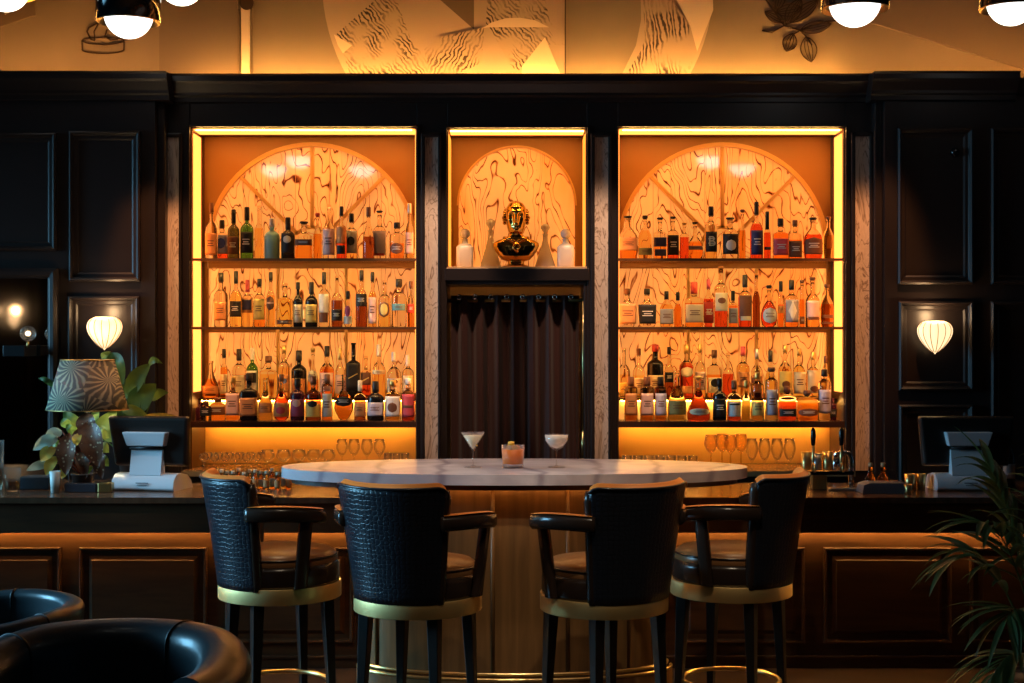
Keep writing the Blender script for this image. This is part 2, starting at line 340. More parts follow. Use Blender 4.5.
def flat(name, pts, m, th=.0015):
    """a painted shape given in wall coordinates; each lies a hair further out"""
    _lay[0] += 1; t = .001 * _lay[0]
    m_ = MB(); m_.prism([(XM(u), ZM(v) - 3.6) for u, v in pts], -t, .003); return m_.build(name, m, mural)
cu_, cv_, cr_ = 518, -20, 196
flat('pale_disc', [(cu_ + cr_ * math.cos(a), cv_ + cr_ * math.sin(a) * 1.0) for a in [2 * PI * i / 96 for i in range(96)]], pale)
flat('darker_field', [(565, 80), (565, -60), (590, -60), (640, -60), (641, 20), (636, 45), (619, 80)], plaster)
flat('dark_wedge', [(418, -20), (474, 29), (474, -20)], shade)
flat('strata_shape', [(335, 35), (378, -3), (396, -3), (404, 20), (411, 40), (424, 55), (436, 80), (352, 80), (343, 52), (352, 45)], st1)
flat('pale_wedge', [(334, 34), (352, 45), (343, 53), (338, 45)], white_p)
flat('strata_shape', [(424, 49), (438, 37), (460, 32), (484, 27), (482, 62), (470, 68), (440, 80), (430, 80)], st2)
flat('strata_shape', [(486, 25), (488, -20), (541, -20), (550, 22), (565, 33), (565, 45), (548, 44), (545, 37), (519, 70), (512, 67), (492, 32)], st1)
flat('pale_crescent', [(484, 27), (492, 22), (506, 18), (520, 17.5), (535, 20), (549, 27)], white_p)
flat('pale_wedge', [(545, 37), (563, 80), (522, 80), (522, 66)], white_p)
flat('strata_shape', [(642, -20), (662, -20), (675, 5), (692, 30), (697, 50), (686, 80), (622, 80), (640, 52), (645, 38)], strata('mural_strata_c', (.50, .39, .31), (.06, .045, .04), .25, (1, 1, .5)))
flat('pale_wedge', [(672, -10), (712, -30), (713, 10), (697, 51), (690, 26)], white_p)
for u in (565.2,): flat('seam_line', [(u - .5, -60), (u + .5, -60), (u + .5, 80), (u - .5, 80)], ink)
flat('painted_post', [(241, -60), (242, 80), (250, 80), (250.5, -60)], white_p)
for u in (239, 252): flat('post_dark_edge', [(u - 1, 9), (u + 1, 9), (u + 1, 74), (u - 1, 74)], shade)  # dark strips along both sides of the painted post
flat('painted_ball', [(247 + 7 * math.cos(a), 3 + 7 * math.sin(a)) for a in [PI * i / 12 for i in range(24)]], ink)
def stroke(mb, pts, wd):
    """thin ribbon following wall points"""
    P = [Vector((XM(u), ZM(v) - 3.6)) for u, v in pts]; k = wd * YM / F
    vs = []
    for i, p in enumerate(P):
        t = (P[min(i + 1, len(P) - 1)] - P[max(i - 1, 0)]).normalized(); n = Vector((-t.y, t.x)) * k / 2
        vs += [(p.x + n.x, -.004, p.y + n.y), (p.x - n.x, -.004, p.y - n.y), (p.x - n.x, .002, p.y - n.y), (p.x + n.x, .002, p.y + n.y)]
    fs = []
    for i in range(len(P) - 1):
        for k2 in range(4): fs.append((i * 4 + k2, i * 4 + (k2 + 1) % 4, i * 4 + 4 + (k2 + 1) % 4, i * 4 + 4 + k2))
    mb.add(vs, fs)
def arc(u, v, a, b, t0, t1, n=12): return [(u + a * math.cos(math.radians(t0 + (t1 - t0) * i / n)), v + b * math.sin(math.radians(t0 + (t1 - t0) * i / n))) for i in range(n + 1)]
mb = MB()  # line drawing of a draped pedestal
stroke(mb, arc(103, 40, 21, 4, 0, 180), 1.2); stroke(mb, arc(103, 49, 21, 4, 0, 180), 1.4); stroke(mb, [(82, 40), (82.5, 50)], 1.4); stroke(mb, [(124, 40), (124, 50)], 1.4); stroke(mb, arc(103, 40, 21, 3, 180, 360), .9)
stroke(mb, [(98, -10), (96, 10), (99, 22), (89, 27), (87, 31), (91, 39), (95, 40)], 1.6); stroke(mb, [(107, 29), (105, 36), (111, 40), (118, 39)], 1.6); stroke(mb, [(99, 22), (94, 31), (95, 40)], 1)
mb.build('pedestal_drawing', ink, mural)
mb = MB()  # hanging leafy branch
stroke(mb, [(745, -30), (770, 5), (784, 25), (800, 30), (818, 22), (836, 20)], 1.6); stroke(mb, [(784, 25), (772, 32), (762, 30)], 1.4); stroke(mb, [(800, 30), (808, 38), (812, 45)], 1.3); stroke(mb, [(800, 30), (793, 34), (790, 40)], 1.3)
def leafd(u, v, l, wd, ang):
    ca, sa = math.cos(math.radians(ang)), math.sin(math.radians(ang))
    def q(s_, t_): return (u + s_ * ca - t_ * sa, v + s_ * sa + t_ * ca)
    for sg in (1, -1, .45, -.45, 0): stroke(mb, [q(l * i / 10, sg * wd * math.sin(PI * i / 10) ** .8) for i in range(11)], 1.0 if abs(sg) == 1 else .6)
for a in [(786, 24, 30, 7, -60), (800, 30, 32, 6, -12), (806, 36, 26, 8, 78), (793, 33, 19, 7, 110), (776, 12, 26, 6, -10), (784, 22, 22, 5, -150), (790, 22, 36, 6, -38), (776, 10, 24, 6, -75)]: leafd(*a)
mb.build('branch_drawing', ink, mural)
flat('dark_panel_motif', [(-40, -30), (36, -30), (36, 15), (-2, 27), (-40, 38)], shade)
flat('cream_mark', [(5, 12), (9, 8), (15, 6), (15, 9), (10, 13), (6, 15)], white_p)
flat('darker_field', [(160, -60), (238, -60), (238, 80), (160, 80)], mat('mural_mid', (.19, .15, .12), .9))  # shadow right of the wall corner, put into the wall colour
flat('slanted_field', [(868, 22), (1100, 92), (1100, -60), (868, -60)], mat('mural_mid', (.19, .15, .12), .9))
# ------------------------------------------------------------------ lit display alcoves
def arch_pts(cx, cz, r, n=36, t0=0, t1=180): return [(cx + r * math.cos(math.radians(t0 + (t1 - t0) * i / n)), cz + r * math.sin(math.radians(t0 + (t1 - t0) * i / n))) for i in range(n + 1)]
def arch_plate(mb, x0, x1, z0, z1, cx, cz, r, y0, y1):
    """a board x0..x1, z0..z1 with a round-headed opening of radius r springing at cz, open down to z0"""
    pts = arch_pts(cx, cz, r)
    mb.box(x0, cx - r, y0, y1, z0, z1); mb.box(cx + r, x1, y0, y1, z0, z1)
    for (ax, az), (bx, bz) in zip(pts, pts[1:]):
        mb.prism([(ax, az), (ax, z1), (bx, z1), (bx, bz)], y0, y1)
def ring_bar(mb, cx, cz, r0, r1, y0, y1, t0=0, t1=180, n=36):
    a = arch_pts(cx, cz, r0, n, t0, t1); b = arch_pts(cx, cz, r1, n, t0, t1)
    for i in range(n): mb.prism([a[i], b[i], b[i + 1], a[i + 1]], y0, y1)
def bar2(mb, p, q, wd, y0, y1):
    p = Vector(p); q = Vector(q); t = (q - p).normalized(); n = Vector((-t.y, t.x)) * wd / 2
    mb.prism([tuple(p + n), tuple(p - n), tuple(q - n), tuple(q + n)], y0, y1)
SH1, SH2 = pz(258.0, YW + .02), pz(326.5, YW + .02); SH3 = 1.233; RIS = 1.361; LEDGE = .955
def alcove(box, side):
    x0, x1, z0, z1 = box; cx = (x0 + x1) / 2; hw = (x1 - x0) / 2
    t = empty('display_alcove', (cx, YW, z0), 0, 'tall amber-lit bottle alcove with fanlight arch, to the %s of the curtain' % side, 'display shelf', 'arched bottle alcoves')
    def B(m_, name, m, par=None, **k):
        o = m_.build(name, m, par or t, **k); 
        if par is None: o.location = (-cx, -YW, -z0)
        return o
    th = .006
    m_ = MB(); m_.box(x0, x0 + th, YW + .02, YB, z0, z1); m_.box(x1 - th, x1, YW + .02, YB, z0, z1); m_.box(x0, x1, YW + .02, YB, z1 - th, z1); B(m_, 'lining', mat('lining', (.10, .045, .018), .5))
    m_ = MB(); m_.box(x0 + th, x0 + .012, YW + .055, YW + .24, pz(391, YW + .15), z1 - .03); B(m_, 'light_strip', led_amber)
    m_ = MB(); m_.box(x1 - .012, x1 - th, YW + .055, YW + .24, pz(391, YW + .15), z1 - .03); B(m_, 'light_strip', led_amber)
    m_ = MB(); m_.box(x0 + .012, x1 - .012, YW + .04, YW + .22, z1 - .013, z1 - th); B(m_, 'light_strip', led_amber)
    yb0, yb1 = 8.665, 8.69
    # front frame board with arch
    za = pz(248, 8.67); r = .640
    m_ = MB(); arch_plate(m_, x0 + th, x1 - th, SH1 - .04, z1 - th, cx, za, r, yb0, yb1)
    m_.box(x0 + th, x0 + .028, yb0, yb1, SH3, SH1 - .04); m_.box(x1 - .028, x1 - th, yb0, yb1, SH3, SH1 - .04)
    for z in (SH1 - .02, SH2 - .01, SH3 + .14): m_.box(x0 + .028, x1 - .028, yb0 + .002, yb1, z - .02, z + .012)
    B(m_, 'back_frame', mat('frame_paint', (.46, .20, .03), .4))
    m_ = MB(); ring_bar(m_, cx, za, r - .020, r + .006, yb0 - .014, yb1)
    ring_bar(m_, cx, za, .12, .14, yb0 - .004, yb1)
    for a in (45, 90, 135):
        ca, sa = math.cos(math.radians(a)), math.sin(math.radians(a)); bar2(m_, (cx + .13 * ca, za + .13 * sa), (cx + (r - .02) * ca, za + (r - .02) * sa), .022, yb0 - .004, yb1)
    for dx in (-.208, .208): m_.box(cx + dx - .009, cx + dx + .009, yb0 - .003, yb1, SH3, SH1 - .04)
    B(m_, 'glazing_bars', mat('bar_paint', (.85, .46, .12), .35))
    m_ = MB()
    m_.box(x0 + th, x1 - th, yb1 + .001, yb1 + .012, SH3 + .01, z1 - th); B(m_, 'backlit_stone_panel', onyx)
    m_ = MB()
    for dx in (-.42, -.312, -.104, .104, .312, .42): m_.box(cx + dx - .0016, cx + dx + .0016, yb1 - .0005, yb1 + .002, SH3 + .01, z1 - .05)
    for dx in (0,): m_.box(cx + dx - .0016, cx + dx + .0016, yb1 - .0005, yb1 + .002, SH3 + .01, SH1)
    B(m_, 'panel_joints', mat('joint', (.70, .34, .12), .5))
    m_ = MB(); m_.box(x0 + th, x1 - th, yb1, yb1 + .012, z0, SH3 + .01); B(m_, 'lower_back_panel', mat('lower_panel', (.90, .56, .16), .35))
    # glass shelves with a thin dark nosing, bottom shelf and riser
    for z in (SH1, SH2):
        m_ = MB(); m_.box(x0 + .001, x1 - .001, YW + .02, yb0 - .002, z - .010, z); s = B(m_, 'shelf', shelf_glass)
        m_ = MB(); m_.box(x0 + .001, x1 - .001, YW + .012, YW + .02, z - .0145, z + .001); m_.build('nosing', mat('nosing', (.16, .06, .02), .35), s)
        m_ = MB(); m_.box(x0 + .02, x1 - .02, YW + .022, YW + .034, z - .0128, z - .0102); m_.build('unseen_shelf_light', led_shelf, s)  # unseen strip added behind the nosing to brighten the bottle fronts
    m_ = MB(); m_.box(x0 + .001, x1 - .001, YW + .01, yb0 - .002, SH3 - .022, SH3); m_.box(x0 + .001, x1 - .001, YW + .01, YW + .03, SH3 - .036, SH3 - .022); s = B(m_, 'shelf', mat('shelf_wood', (.06, .025, .014), .25), bevel=.002)
    m_ = MB(); m_.box(x0 + .02, x1 - .02, 8.50, yb0 - .004, SH3, RIS - .012); r_ = B(m_, 'riser', mat('riser_paint', (.95, .66, .26), .4))
    m_ = MB(); m_.box(x0 + .012, x1 - .012, 8.472, yb0 - .003, RIS - .012, RIS); m_.build('riser_top', mat('shelf_wood', (.06, .025, .014), .25), r_)
    m_ = MB(); m_.box(x0 + .03, x1 - .03, yb0 - .050, yb0 - .032, SH3 - .029, SH3 - .0225); B(m_, 'unseen_shelf_light', mat('led_yellow', (1, .7, .2), .5, emis=(1, .44, .08), es=30))
    m_ = MB(); m_.box(x0 + .03, x1 - .03, YW + .022, YW + .034, z1 - .016, z1 - .0135); B(m_, 'added_top_light', led_shelf)  # strip added behind the header to brighten the top-shelf bottles
    m_ = MB(); m_.box(x0 + .03, x1 - .03, 8.476, 8.484, RIS - .016, RIS - .0122); m_.build('riser_light', led_shelf, r_)
    return t
alcove(LA, 'left'); alcove(RA, 'right')
# central niche
x0, x1, z0, z1 = NI; cx = (x0 + x1) / 2
t = empty('display_niche', (cx, YW, z0), 0, 'small arched amber niche above the curtain, holding a bust', 'display niche')
def BN(m_, name, m, **k): o = m_.build(name, m, t, **k); o.location = (-cx, -YW, -z0); return o
m_ = MB(); m_.box(x0, x0 + .006, YW + .02, YB, z0, z1); m_.box(x1 - .006, x1, YW + .02, YB, z0, z1); m_.box(x0, x1, YW + .02, YB, z1 - .006, z1); BN(m_, 'lining', MATS['lining'])
m_ = MB(); m_.box(x0, x1, YW + .005, 8.66, z0, z0 + .012); BN(m_, 'sill_board', case_wood, bevel=.003)
for a, b in ((x0 + .006, x0 + .012), (x1 - .012, x1 - .006)):
    m_ = MB(); m_.box(a, b, YW + .05, YW + .28, z0 + .02, z1 - .03); BN(m_, 'light_strip', led_side)
m_ = MB(); m_.box(x0 + .014, x1 - .014, YW + .04, YW + .20, z1 - .013, z1 - .006); BN(m_, 'light_strip', led_amber)
m_ = MB(); m_.box(x0 + .02, x1 - .02, YW + .022, YW + .034, z1 - .016, z1 - .0135); BN(m_, 'added_top_light', led_shelf)  # strip added at the top front, as in the alcoves
m_ = MB(); arch_plate(m_, x0 + .006, x1 - .006, z0 + .012, z1 - .006, cx, pz(205, 8.67), .355, 8.665, 8.69); BN(m_, 'back_frame', MATS['frame_paint'])
m_ = MB(); ring_bar(m_, cx, pz(205, 8.67), .352, .366, 8.66, 8.69); BN(m_, 'arch_bead', MATS['bar_paint'])
m_ = MB(); m_.box(x0 + .006, x1 - .006, 8.691, 8.703, z0 + .012, z1 - .006); BN(m_, 'backlit_stone_panel', onyx)
# lip beads framing each opening
m_ = MB()
for (a, b, c, d) in (LA, RA, NI):
    m_.box(a - .012, a, YW - .012, YW, c, d + .012); m_.box(b, b + .012, YW - .012, YW, c, d + .012); m_.box(a - .012, b + .012, YW - .012, YW, d, d + .012)
m_.box(NI[0] - .012, NI[1] + .012, YW - .02, YW, NI[2] - .07, NI[2]); struct('trim_9', m_, dark_paint, bevel=.003)

# ------------------------------------------------------------------ back counter ledge
def ledge(mb, o0, o1, i0, i1):
    mb.prism([(o0, YW - .14), (o1, YW - .14), (o1, YW - .001), (i1, YW - .001), (i1, YW + .362), (i0, YW + .362), (i0, YW - .001), (o0, YW - .001)], LEDGE - .03, LEDGE, axis='z')
mb = MB(); ledge(mb, X(186), X(421), LA[0] + .008, LA[1] - .008)
o = mb.build('back_counter', mat('ledge', (.34, .19, .08), .25), bevel=.003); tag(o, 'left back counter ledge carrying stemmed glasses under the bottle alcove', 'counter', 'back counter ledges')
mb = MB(); mb.box(X(186), X(421), YW - .10, YW - .002, 0, LEDGE - .03); mb.build('cabinet_front', dark_paint, o)
mb = MB(); ledge(mb, X(613), X(850), RA[0] + .008, RA[1] - .008)
o = mb.build('back_counter', MATS['ledge'], bevel=.003); tag(o, 'right back counter ledge carrying amber goblets and wine glasses', 'counter', 'back counter ledges')
mb = MB(); mb.box(X(613), X(850), YW - .10, YW - .002, 0, LEDGE - .03); mb.build('cabinet_front', dark_paint, o)

# ------------------------------------------------------------------ curtain
t = empty('curtain', ((CU[0] + CU[1]) / 2, YW + .12, 0), 0, 'dark brown velvet curtain with eyelets closing the doorway behind the bar', 'curtain')
cxm = (CU[0] + CU[1]) / 2; hw = (CU[1] - CU[0]) / 2
velvet = mat('velvet', (.032, .007, .005), .85, sheen=.08)
mb = MB()
def cf(u, v):
    a = u * 2 * PI * 7.5
    return (-hw * .95 + u * hw * 1.88, .035 * math.sin(a) * (.75 + .25 * v) + .008 * math.sin(a * 2.3 + 3 * v) + .012 * math.sin(5 * u + 2 * v), .02 + v * (CU[3] - .06 - .02))
mb.grid(cf, 180, 24); o = mb.build('curtain_cloth', velvet, t, fix=False); so = o.modifiers.new('thick', 'SOLIDIFY'); so.thickness = .004
mb = MB(); mb.tube([(-hw, 0, CU[3] - .09), (hw, 0, CU[3] - .09)], .011, 10); mb.build('rail', dark_brass, t)
for k in range(8):
    u = (k + .5) / 8; mb = MB(); xx = -hw * .95 + u * hw * 1.88
    mb.tube([(xx + .012 * math.cos(a), -.045, CU[3] - .07 + .012 * math.sin(a)) for a in [2 * PI * i / 16 for i in range(16)]], .004, 6, closed=True); mb.build('eyelet', chrome, t)
mb = MB(); mb.tube([(X(583.3), YW + .05, pz(458, YW)), (X(583.3), YW + .05, pz(432, YW))], .009, 10); mb.tube([(X(583.3), YW + .05, pz(432, YW)), (X(583.3), YW + .05, pz(300, YW))], .004, 8)
o = mb.build('brass_rod', brass); tag(o, 'slim brass rod at the right edge of the curtained doorway', 'rod')

# ------------------------------------------------------------------ bottles
SHAPES = {  # (shoulder start, neck start, neck radius factor, superellipse, depth ratio)
    'std': (.56, .70, .30, 2, 1), 'tall': (.48, .68, .27, 2, 1), 'stout': (.62, .72, .34, 2, 1), 'square': (.60, .68, .32, 5, .9), 'flask': (.56, .74, .26, 3, .62),
    'round': (.50, .62, .22, 2, .9), 'taper': (.58, .66, .26, 4, .8), 'slim': (.42, .70, .30, 2, 1), 'decanter': (.30, .70, .22, 2.4, .9), 'disc': (.66, .70, .20, 2, .45),
    'cyl': (.72, .80, .40, 2, 1), 'squat': (.66, .78, .42, 4, .95)}
ORD = 'first second third fourth fifth sixth seventh eighth ninth tenth eleventh twelfth thirteenth fourteenth fifteenth sixteenth seventeenth eighteenth'.split()
def label_patch(mb, R, n, dr, z0, z1, shape, half, off):
    nu, nv = 13, 9; vs = []; half = math.radians(half)
    for layer in (0, 1):
        for j in range(nv):
            v = j / (nv - 1)
            ws = {'rect': 1, 'oval': math.sqrt(max(0, 1 - (2 * v - 1) ** 2)) * .999 + .001, 'diamond': 1.001 - abs(2 * v - 1), 'trap': .78 + .22 * v, 'slash': 1, 'x': 1, 'arch': 1 if v < .7 else math.sqrt(max(0.001, 1 - ((v - .7) / .3) ** 2))}[shape]
            for i in range(nu):
                a = -PI / 2 + half * ws * (2 * i / (nu - 1) - 1); ca, sa = math.cos(a), math.sin(a)
                q = 1 / (abs(ca) ** n + abs(sa) ** n) ** (1 / n); rr = R * q + off - .0005 * layer * 2
                zz = z0 + (z1 - z0) * v
                if shape == 'slash': zz += (i / (nu - 1) - .5) * R * .7
                vs.append((rr * ca, rr * sa * dr - (0), zz))
    K = nu * nv; fs = []
    for j in range(nv - 1):
        for i in range(nu - 1):
            a = j * nu + i; fs += [(a, a + 1, a + nu + 1, a + nu), (K + a, K + a + nu, K + a + nu + 1, K + a + 1)]
    for i in range(nu - 1): fs += [(i, K + i, K + i + 1, i + 1), ((nv - 1) * nu + i, (nv - 1) * nu + i + 1, K + (nv - 1) * nu + i + 1, K + (nv - 1) * nu + i)]
    for j in range(nv - 1): fs += [(j * nu, (j + 1) * nu, K + (j + 1) * nu, K + j * nu), (j * nu + nu - 1, K + j * nu + nu - 1, K + (j + 1) * nu + nu - 1, (j + 1) * nu + nu - 1)]
    mb.add(vs, fs, 0, True)
def bottle(loc, R, H, shape, liq, cap, capf, lab, mark, label, group, txt=None, rz=0):
    ss, ns, nr, n, dr = SHAPES[shape]; rn = max(.009, min(R * nr, .016)); body = LIQ[liq]
    dark = liq in ('green', 'olive', 'black', 'teal', 'purple')
    ct = H * (1 - capf) if cap else H * .995
    g = .004
    if shape == 'round': P = [(R * .55, 0), (R * .86, H * .05), (R, H * .2), (R * .97, H * .33), (R * .8, H * .45), (R * .45, ns * H * .93), (rn * 1.2, ns * H)]
    elif shape == 'taper': P = [(R * .72, 0), (R * .78, .01), (R * .9, H * .28), (R, ss * H * .9), (R * .96, ss * H), (rn * 1.5, ns * H)]
    elif shape == 'decanter': P = [(R * .9, 0), (R, .012), (R, H * .16), (R * .82, H * .34), (R * .5, H * .52), (rn * 1.1, ns * H)]
    elif shape == 'disc': P = [(R * (.35 if i == 0 else math.sin(PI * (.12 + .80 * i / 10))), H * ss * i / 10) for i in range(11)] + [(rn, ns * H)]
    elif shape == 'slim': P = [(R * .94, 0), (R, .006), (R, H * .34), (R * .93, ss * H), (R * .6, H * .56), (rn, ns * H)]
    elif shape == 'flask': P = [(R * .80, 0), (R * .9, .006), (R, H * .18), (R, H * .45), (R * .9, ss * H), (R * .62, H * .65), (rn * 1.1, ns * H)]
    else: P = [(R * .93, 0), (R, .005), (R, ss * H), (R * .93, (ss + (ns - ss) * .35) * H), (R * .66, (ss + (ns - ss) * .7) * H), (rn, ns * H)]
    fillz = H * random.uniform(.42, .66) if not dark else H
    # insert the fill line so the glass above it is clear
    rings = P + [(rn, (ns * H + ct) / 2), (rn, ct - .012), (rn * 1.25, ct - .011), (rn * 1.25, ct - .002), (rn, ct)]
    out = []; mis = []
    for i, p in enumerate(rings):
        if i and rings[i - 1][1] < fillz < p[1]:
            q = rings[i - 1]; f = (fillz - q[1]) / (p[1] - q[1]); out.append((q[0] + (p[0] - q[0]) * f, fillz))
        out.append(p)
    o2 = []
    for r, z in out:
        k = 0 if z < ss * H * .999 else min(1, (z - ss * H) / ((ns - ss) * H + 1e-6))
        o2.append((r, z, n + (2 - n) * k, dr + (1 - dr) * k))
    for i in range(len(o2) - 1): mis.append(0 if (o2[i][1] + o2[i + 1][1]) / 2 < fillz or dark else 1)
    mb = MB(); mb.lathe(o2, seg=22 if n <= 2.4 else 28, mis=mis)
    root = mb.build('liquor_bottle', [body, LIQ['clear'] if not dark else body]); root.location = loc; root.rotation_euler = (0, 0, rz); tag(root, label, 'bottle', group)
    if cap:
        mb = MB(); rc = rn * 1.32
        if capf < .09: mb.lathe([(rn, ct - .004), (rn, ct), (rc * 1.1, ct + .001), (rc * 1.25, (ct + H) / 2), (rc * 1.1, H - .001), (rc * .6, H)], seg=14)
        else: mb.lathe([(rc, ct - .012), (rc, ct + .002), (rc * .98, H - .004), (rc * .8, H)], seg=14)
        mb.build('cap', capm(cap), root)
    if lab:
        c, s_, a, b = lab; mb = MB(); label_patch(mb, R, n, dr, a * H, b * H, s_, 62 if s_ != 'oval' else 55, .0012); lo = mb.build('label', paper(c), root)
        if mark:
            c2, s2, a2, b2 = mark; mb = MB(); label_patch(mb, R, n, dr, a2 * H, b2 * H, s2, 34 if s2 != 'rect' else 46, .0024); mb.build('emblem', paper(c2), lo)
        else:
            mb = MB(); ink_c = 'white' if c in ('black', 'navy', 'brown', 'red', 'blue', 'purple', 'crimson') else 'brown'
            for q in (.62, .5, .4): label_patch(mb, R, n, dr, (a + (b - a) * q) * H, (a + (b - a) * (q + .045)) * H, 'rect', 30 if q != .5 else 22, .002)
            mb.build('print', paper(ink_c), lo)
        if txt: text('lettering', txt, R * (2.3 if len(txt) == 1 else 1.5), paper('cream'), lo, (0, -R * dr * (1.0 if n <= 2 else 1.02) - .004, (a + b) / 2 * H))
    return root
def P3(s):
    if s == '-': return None
    c, sh, a, b = s.split(':'); return (c, sh, float(a), float(b))
def shelf_row(spec, basev, Y, zs, where, group, yr):
    bx = LA if 'left' in where else RA
    rows = [l.split() for l in spec.strip().splitlines()]
    placed = []
    for i, r in enumerate(rows):
        cxv, wv, top = float(r[0]), float(r[1]), float(r[2])
        R = wv / 2 * Y / F * 1.13; x = px(cxv, Y); y = Y; H = (basev - top) * Y / F; dr = SHAPES[r[3]][4]
        for (qx, qy, qR) in placed[-2:]:
            gap = abs(x - qx) - (R + qR)
            if gap < .002 and abs(y - qy) < (R + qR):
                need = math.sqrt(max(0, (R + qR + .003) ** 2 - (x - qx) ** 2))
                up, dn = qy + need, qy - need
                c = [v for v in (up, dn) if yr[0] + R * .9 <= v <= yr[1] - R * .9] 
                if gap < -.012 and c: y = min(c, key=lambda v: abs(v - Y))
                elif gap < 0: R = max(R * .8, R + gap - .002)
        y = max(yr[0] + R, min(yr[1] - R, y)); k = y / Y; x *= k; x = max(bx[0] + .014 + R, min(bx[1] - .014 - R, x)); H *= 1 + (k - 1) * .8
        for (qx, qy, qR) in placed:
            dd = math.hypot(x - qx, y - qy)
            if dd < R + qR + .005: R = max(R * .55, dd - qR - .005)
        placed.append((x, y, R))
        cap = None if r[5] == '-' else r[5]; lab = P3(r[7]); mark = P3(r[8]) if len(r) > 8 else None
        shw = {'std': 'round', 'stout': 'stout', 'tall': 'tall', 'square': 'square', 'flask': 'flat', 'round': 'bulbous', 'taper': 'tapered', 'slim': 'slender', 'decanter': 'long-necked', 'disc': 'disc-shaped', 'cyl': 'cylindrical', 'squat': 'squat'}[r[3]]
        capw = {None: 'open-topped'}.get(cap, '%s-capped' % cap)
        d = '%s %s %s bottle%s, %s from left %s' % (capw, shw, r[4], (' with %s label' % lab[0]) if lab else '', ORD[i], where)
        bottle((x, y, zs + .0022), R, H, r[3], r[4], cap, float(r[6]), lab, mark, d, group, r[9] if len(r) > 9 else None)
LT = '''211.5 11 200.5 tall clear brown .13 orange:rect:.08:.46
222 14.5 217 square red black .15 lilac:rect:.15:.62 blue:oval:.28:.55
233.6 10.5 207 std olive black .24 brown:rect:.1:.45
247 13 204.6 std green black .22 black:rect:.12:.52
259 11 203 tall gold - 0 -
272 14 216 std teal silver .16 -
288 12 215 std black black .24 black:rect:.15:.62 cream:oval:.38:.56
304 15 219 square amber black .06 brown:rect:.36:.52
317.5 10 210.5 tall amber red .08 -
329 13 202 tall clear - 0 pink:rect:.08:.55
341.5 11 204 tall red black .14 orange:rect:.30:.62 black:rect:.1:.26
351.5 13 210.5 std gold black .14 white:rect:.14:.62 black:oval:.3:.5
368.5 10.5 204.6 slim brown brown .14 -
379.5 14 207.6 std clear black .04 lilac:rect:.10:.58 red:rect:.08:.13
397 13 220 stout orange black .10 brown:oval:.14:.44
409.5 12 201 tall gold silver .14 pink:rect:.1:.48'''
LM = '''221 12 271.7 std clear black .13 orange:rect:.12:.46
236 11 270 tall yellow black .18 black:rect:.18:.46
247.5 13 278.7 std gold crimson .22 orange:rect:.30:.62 navy:rect:.36:.58
259.5 10.5 277.6 std amber black .12 yellow:rect:.15:.58
270.8 12.5 271 tall gold black .12 brown:oval:.30:.56 pink:rect:.42:.45
285 13 282 square yellow - 0 brown:rect:.06:.16
298 13.5 281 std black black .12 cream:rect:.1:.5
311.5 11 281 std black black .22 yellow:rect:.1:.5
324 14 271 std clear black .18 white:rect:.26:.6 brown:rect:.08:.26
337 10 274.6 tall brown - 0 black:rect:.12:.34
348 13 290 round clear black .16 white:rect:.08:.3 purple:oval:.28:.6
361.5 10.5 269 tall brown black .14 black:rect:.36:.58
372.5 11.5 271 tall gold black .13 pink:rect:.06:.54
384.5 11 279 std yellow - 0 brown:oval:.2:.54 yellow:oval:.24:.5
399 14.5 278 stout clear black .12 teal:rect:.34:.48
411 9 280 std orange brown .10 red:rect:.3:.5'''
LB = '''208 15 360 decanter orange - 0 orange:rect:.1:.32
224 12.5 348 std amber black .14 cream:rect:.08:.48
239 12 348 std brown black .20 cream:rect:.08:.46
252.3 12.5 347 std green white .20 white:rect:.08:.54 black:rect:.3:.5
268.5 15 355 square gold brown .10 -
284 13 344.6 std gold gold .10 orange:rect:.10:.44 blue:oval:.26:.38
299 13.5 349.5 std black black .18 orange:rect:.06:.40
313 12.5 347 round amber gold .08 cream:oval:.28:.56
327 13 345 tall orange black .16 pink:rect:.1:.48
340 12 347 tall gold gold .2 pink:rect:.08:.46
353.5 12 341.6 square black - 0 black:rect:.14:.62 gold:slash:.38:.40
366 11 354.8 square red - 0 brown:rect:.30:.60 gold:slash:.42:.45
379 12 343.6 tall gold white .18 cream:rect:.44:.52
394 13 351 tall clear white .16 white:rect:.08:.42 black:oval:.3:.4
408 12.5 354 std yellow white .22 cream:rect:.12:.52 brown:oval:.3:.46'''
LF = '''193.8 9 400 squat purple - 0 -
206 9.5 398 squat yellow brown .12 black:rect:.25:.66
218 14 395 squat amber brown .12 brown:rect:.25:.6
233 12.5 374.5 square amber gold .10 pink:rect:.12:.62
249 16.5 371 square black black .12 orange:rect:.10:.48
265.5 13 375.6 slim gold - 0 orange:rect:.18:.42
281.5 15.5 372 round red brown .1 orange:rect:.08:.38 crimson:oval:.14:.30
297.5 13 376 stout purple black .16 purple:rect:.1:.5 pink:oval:.32:.5
313.3 14 374 std brown brown .14 yellow:rect:.08:.38 black:oval:.30:.46
327.3 12.5 372 cyl amber brown .14 white:rect:.08:.58
343.8 17 372 disc orange - 0 black:oval:.3:.52
360 14 378 std brown cream .22 orange:rect:.1:.44
375.5 15 379 std black black .22 lilac:rect:.12:.46
392.8 14 378 stout gold gold .1 white:rect:.1:.60 brown:oval:.2:.45
408.3 12.5 376 stout red white .1 crimson:rect:.08:.62 brown:rect:.3:.36'''
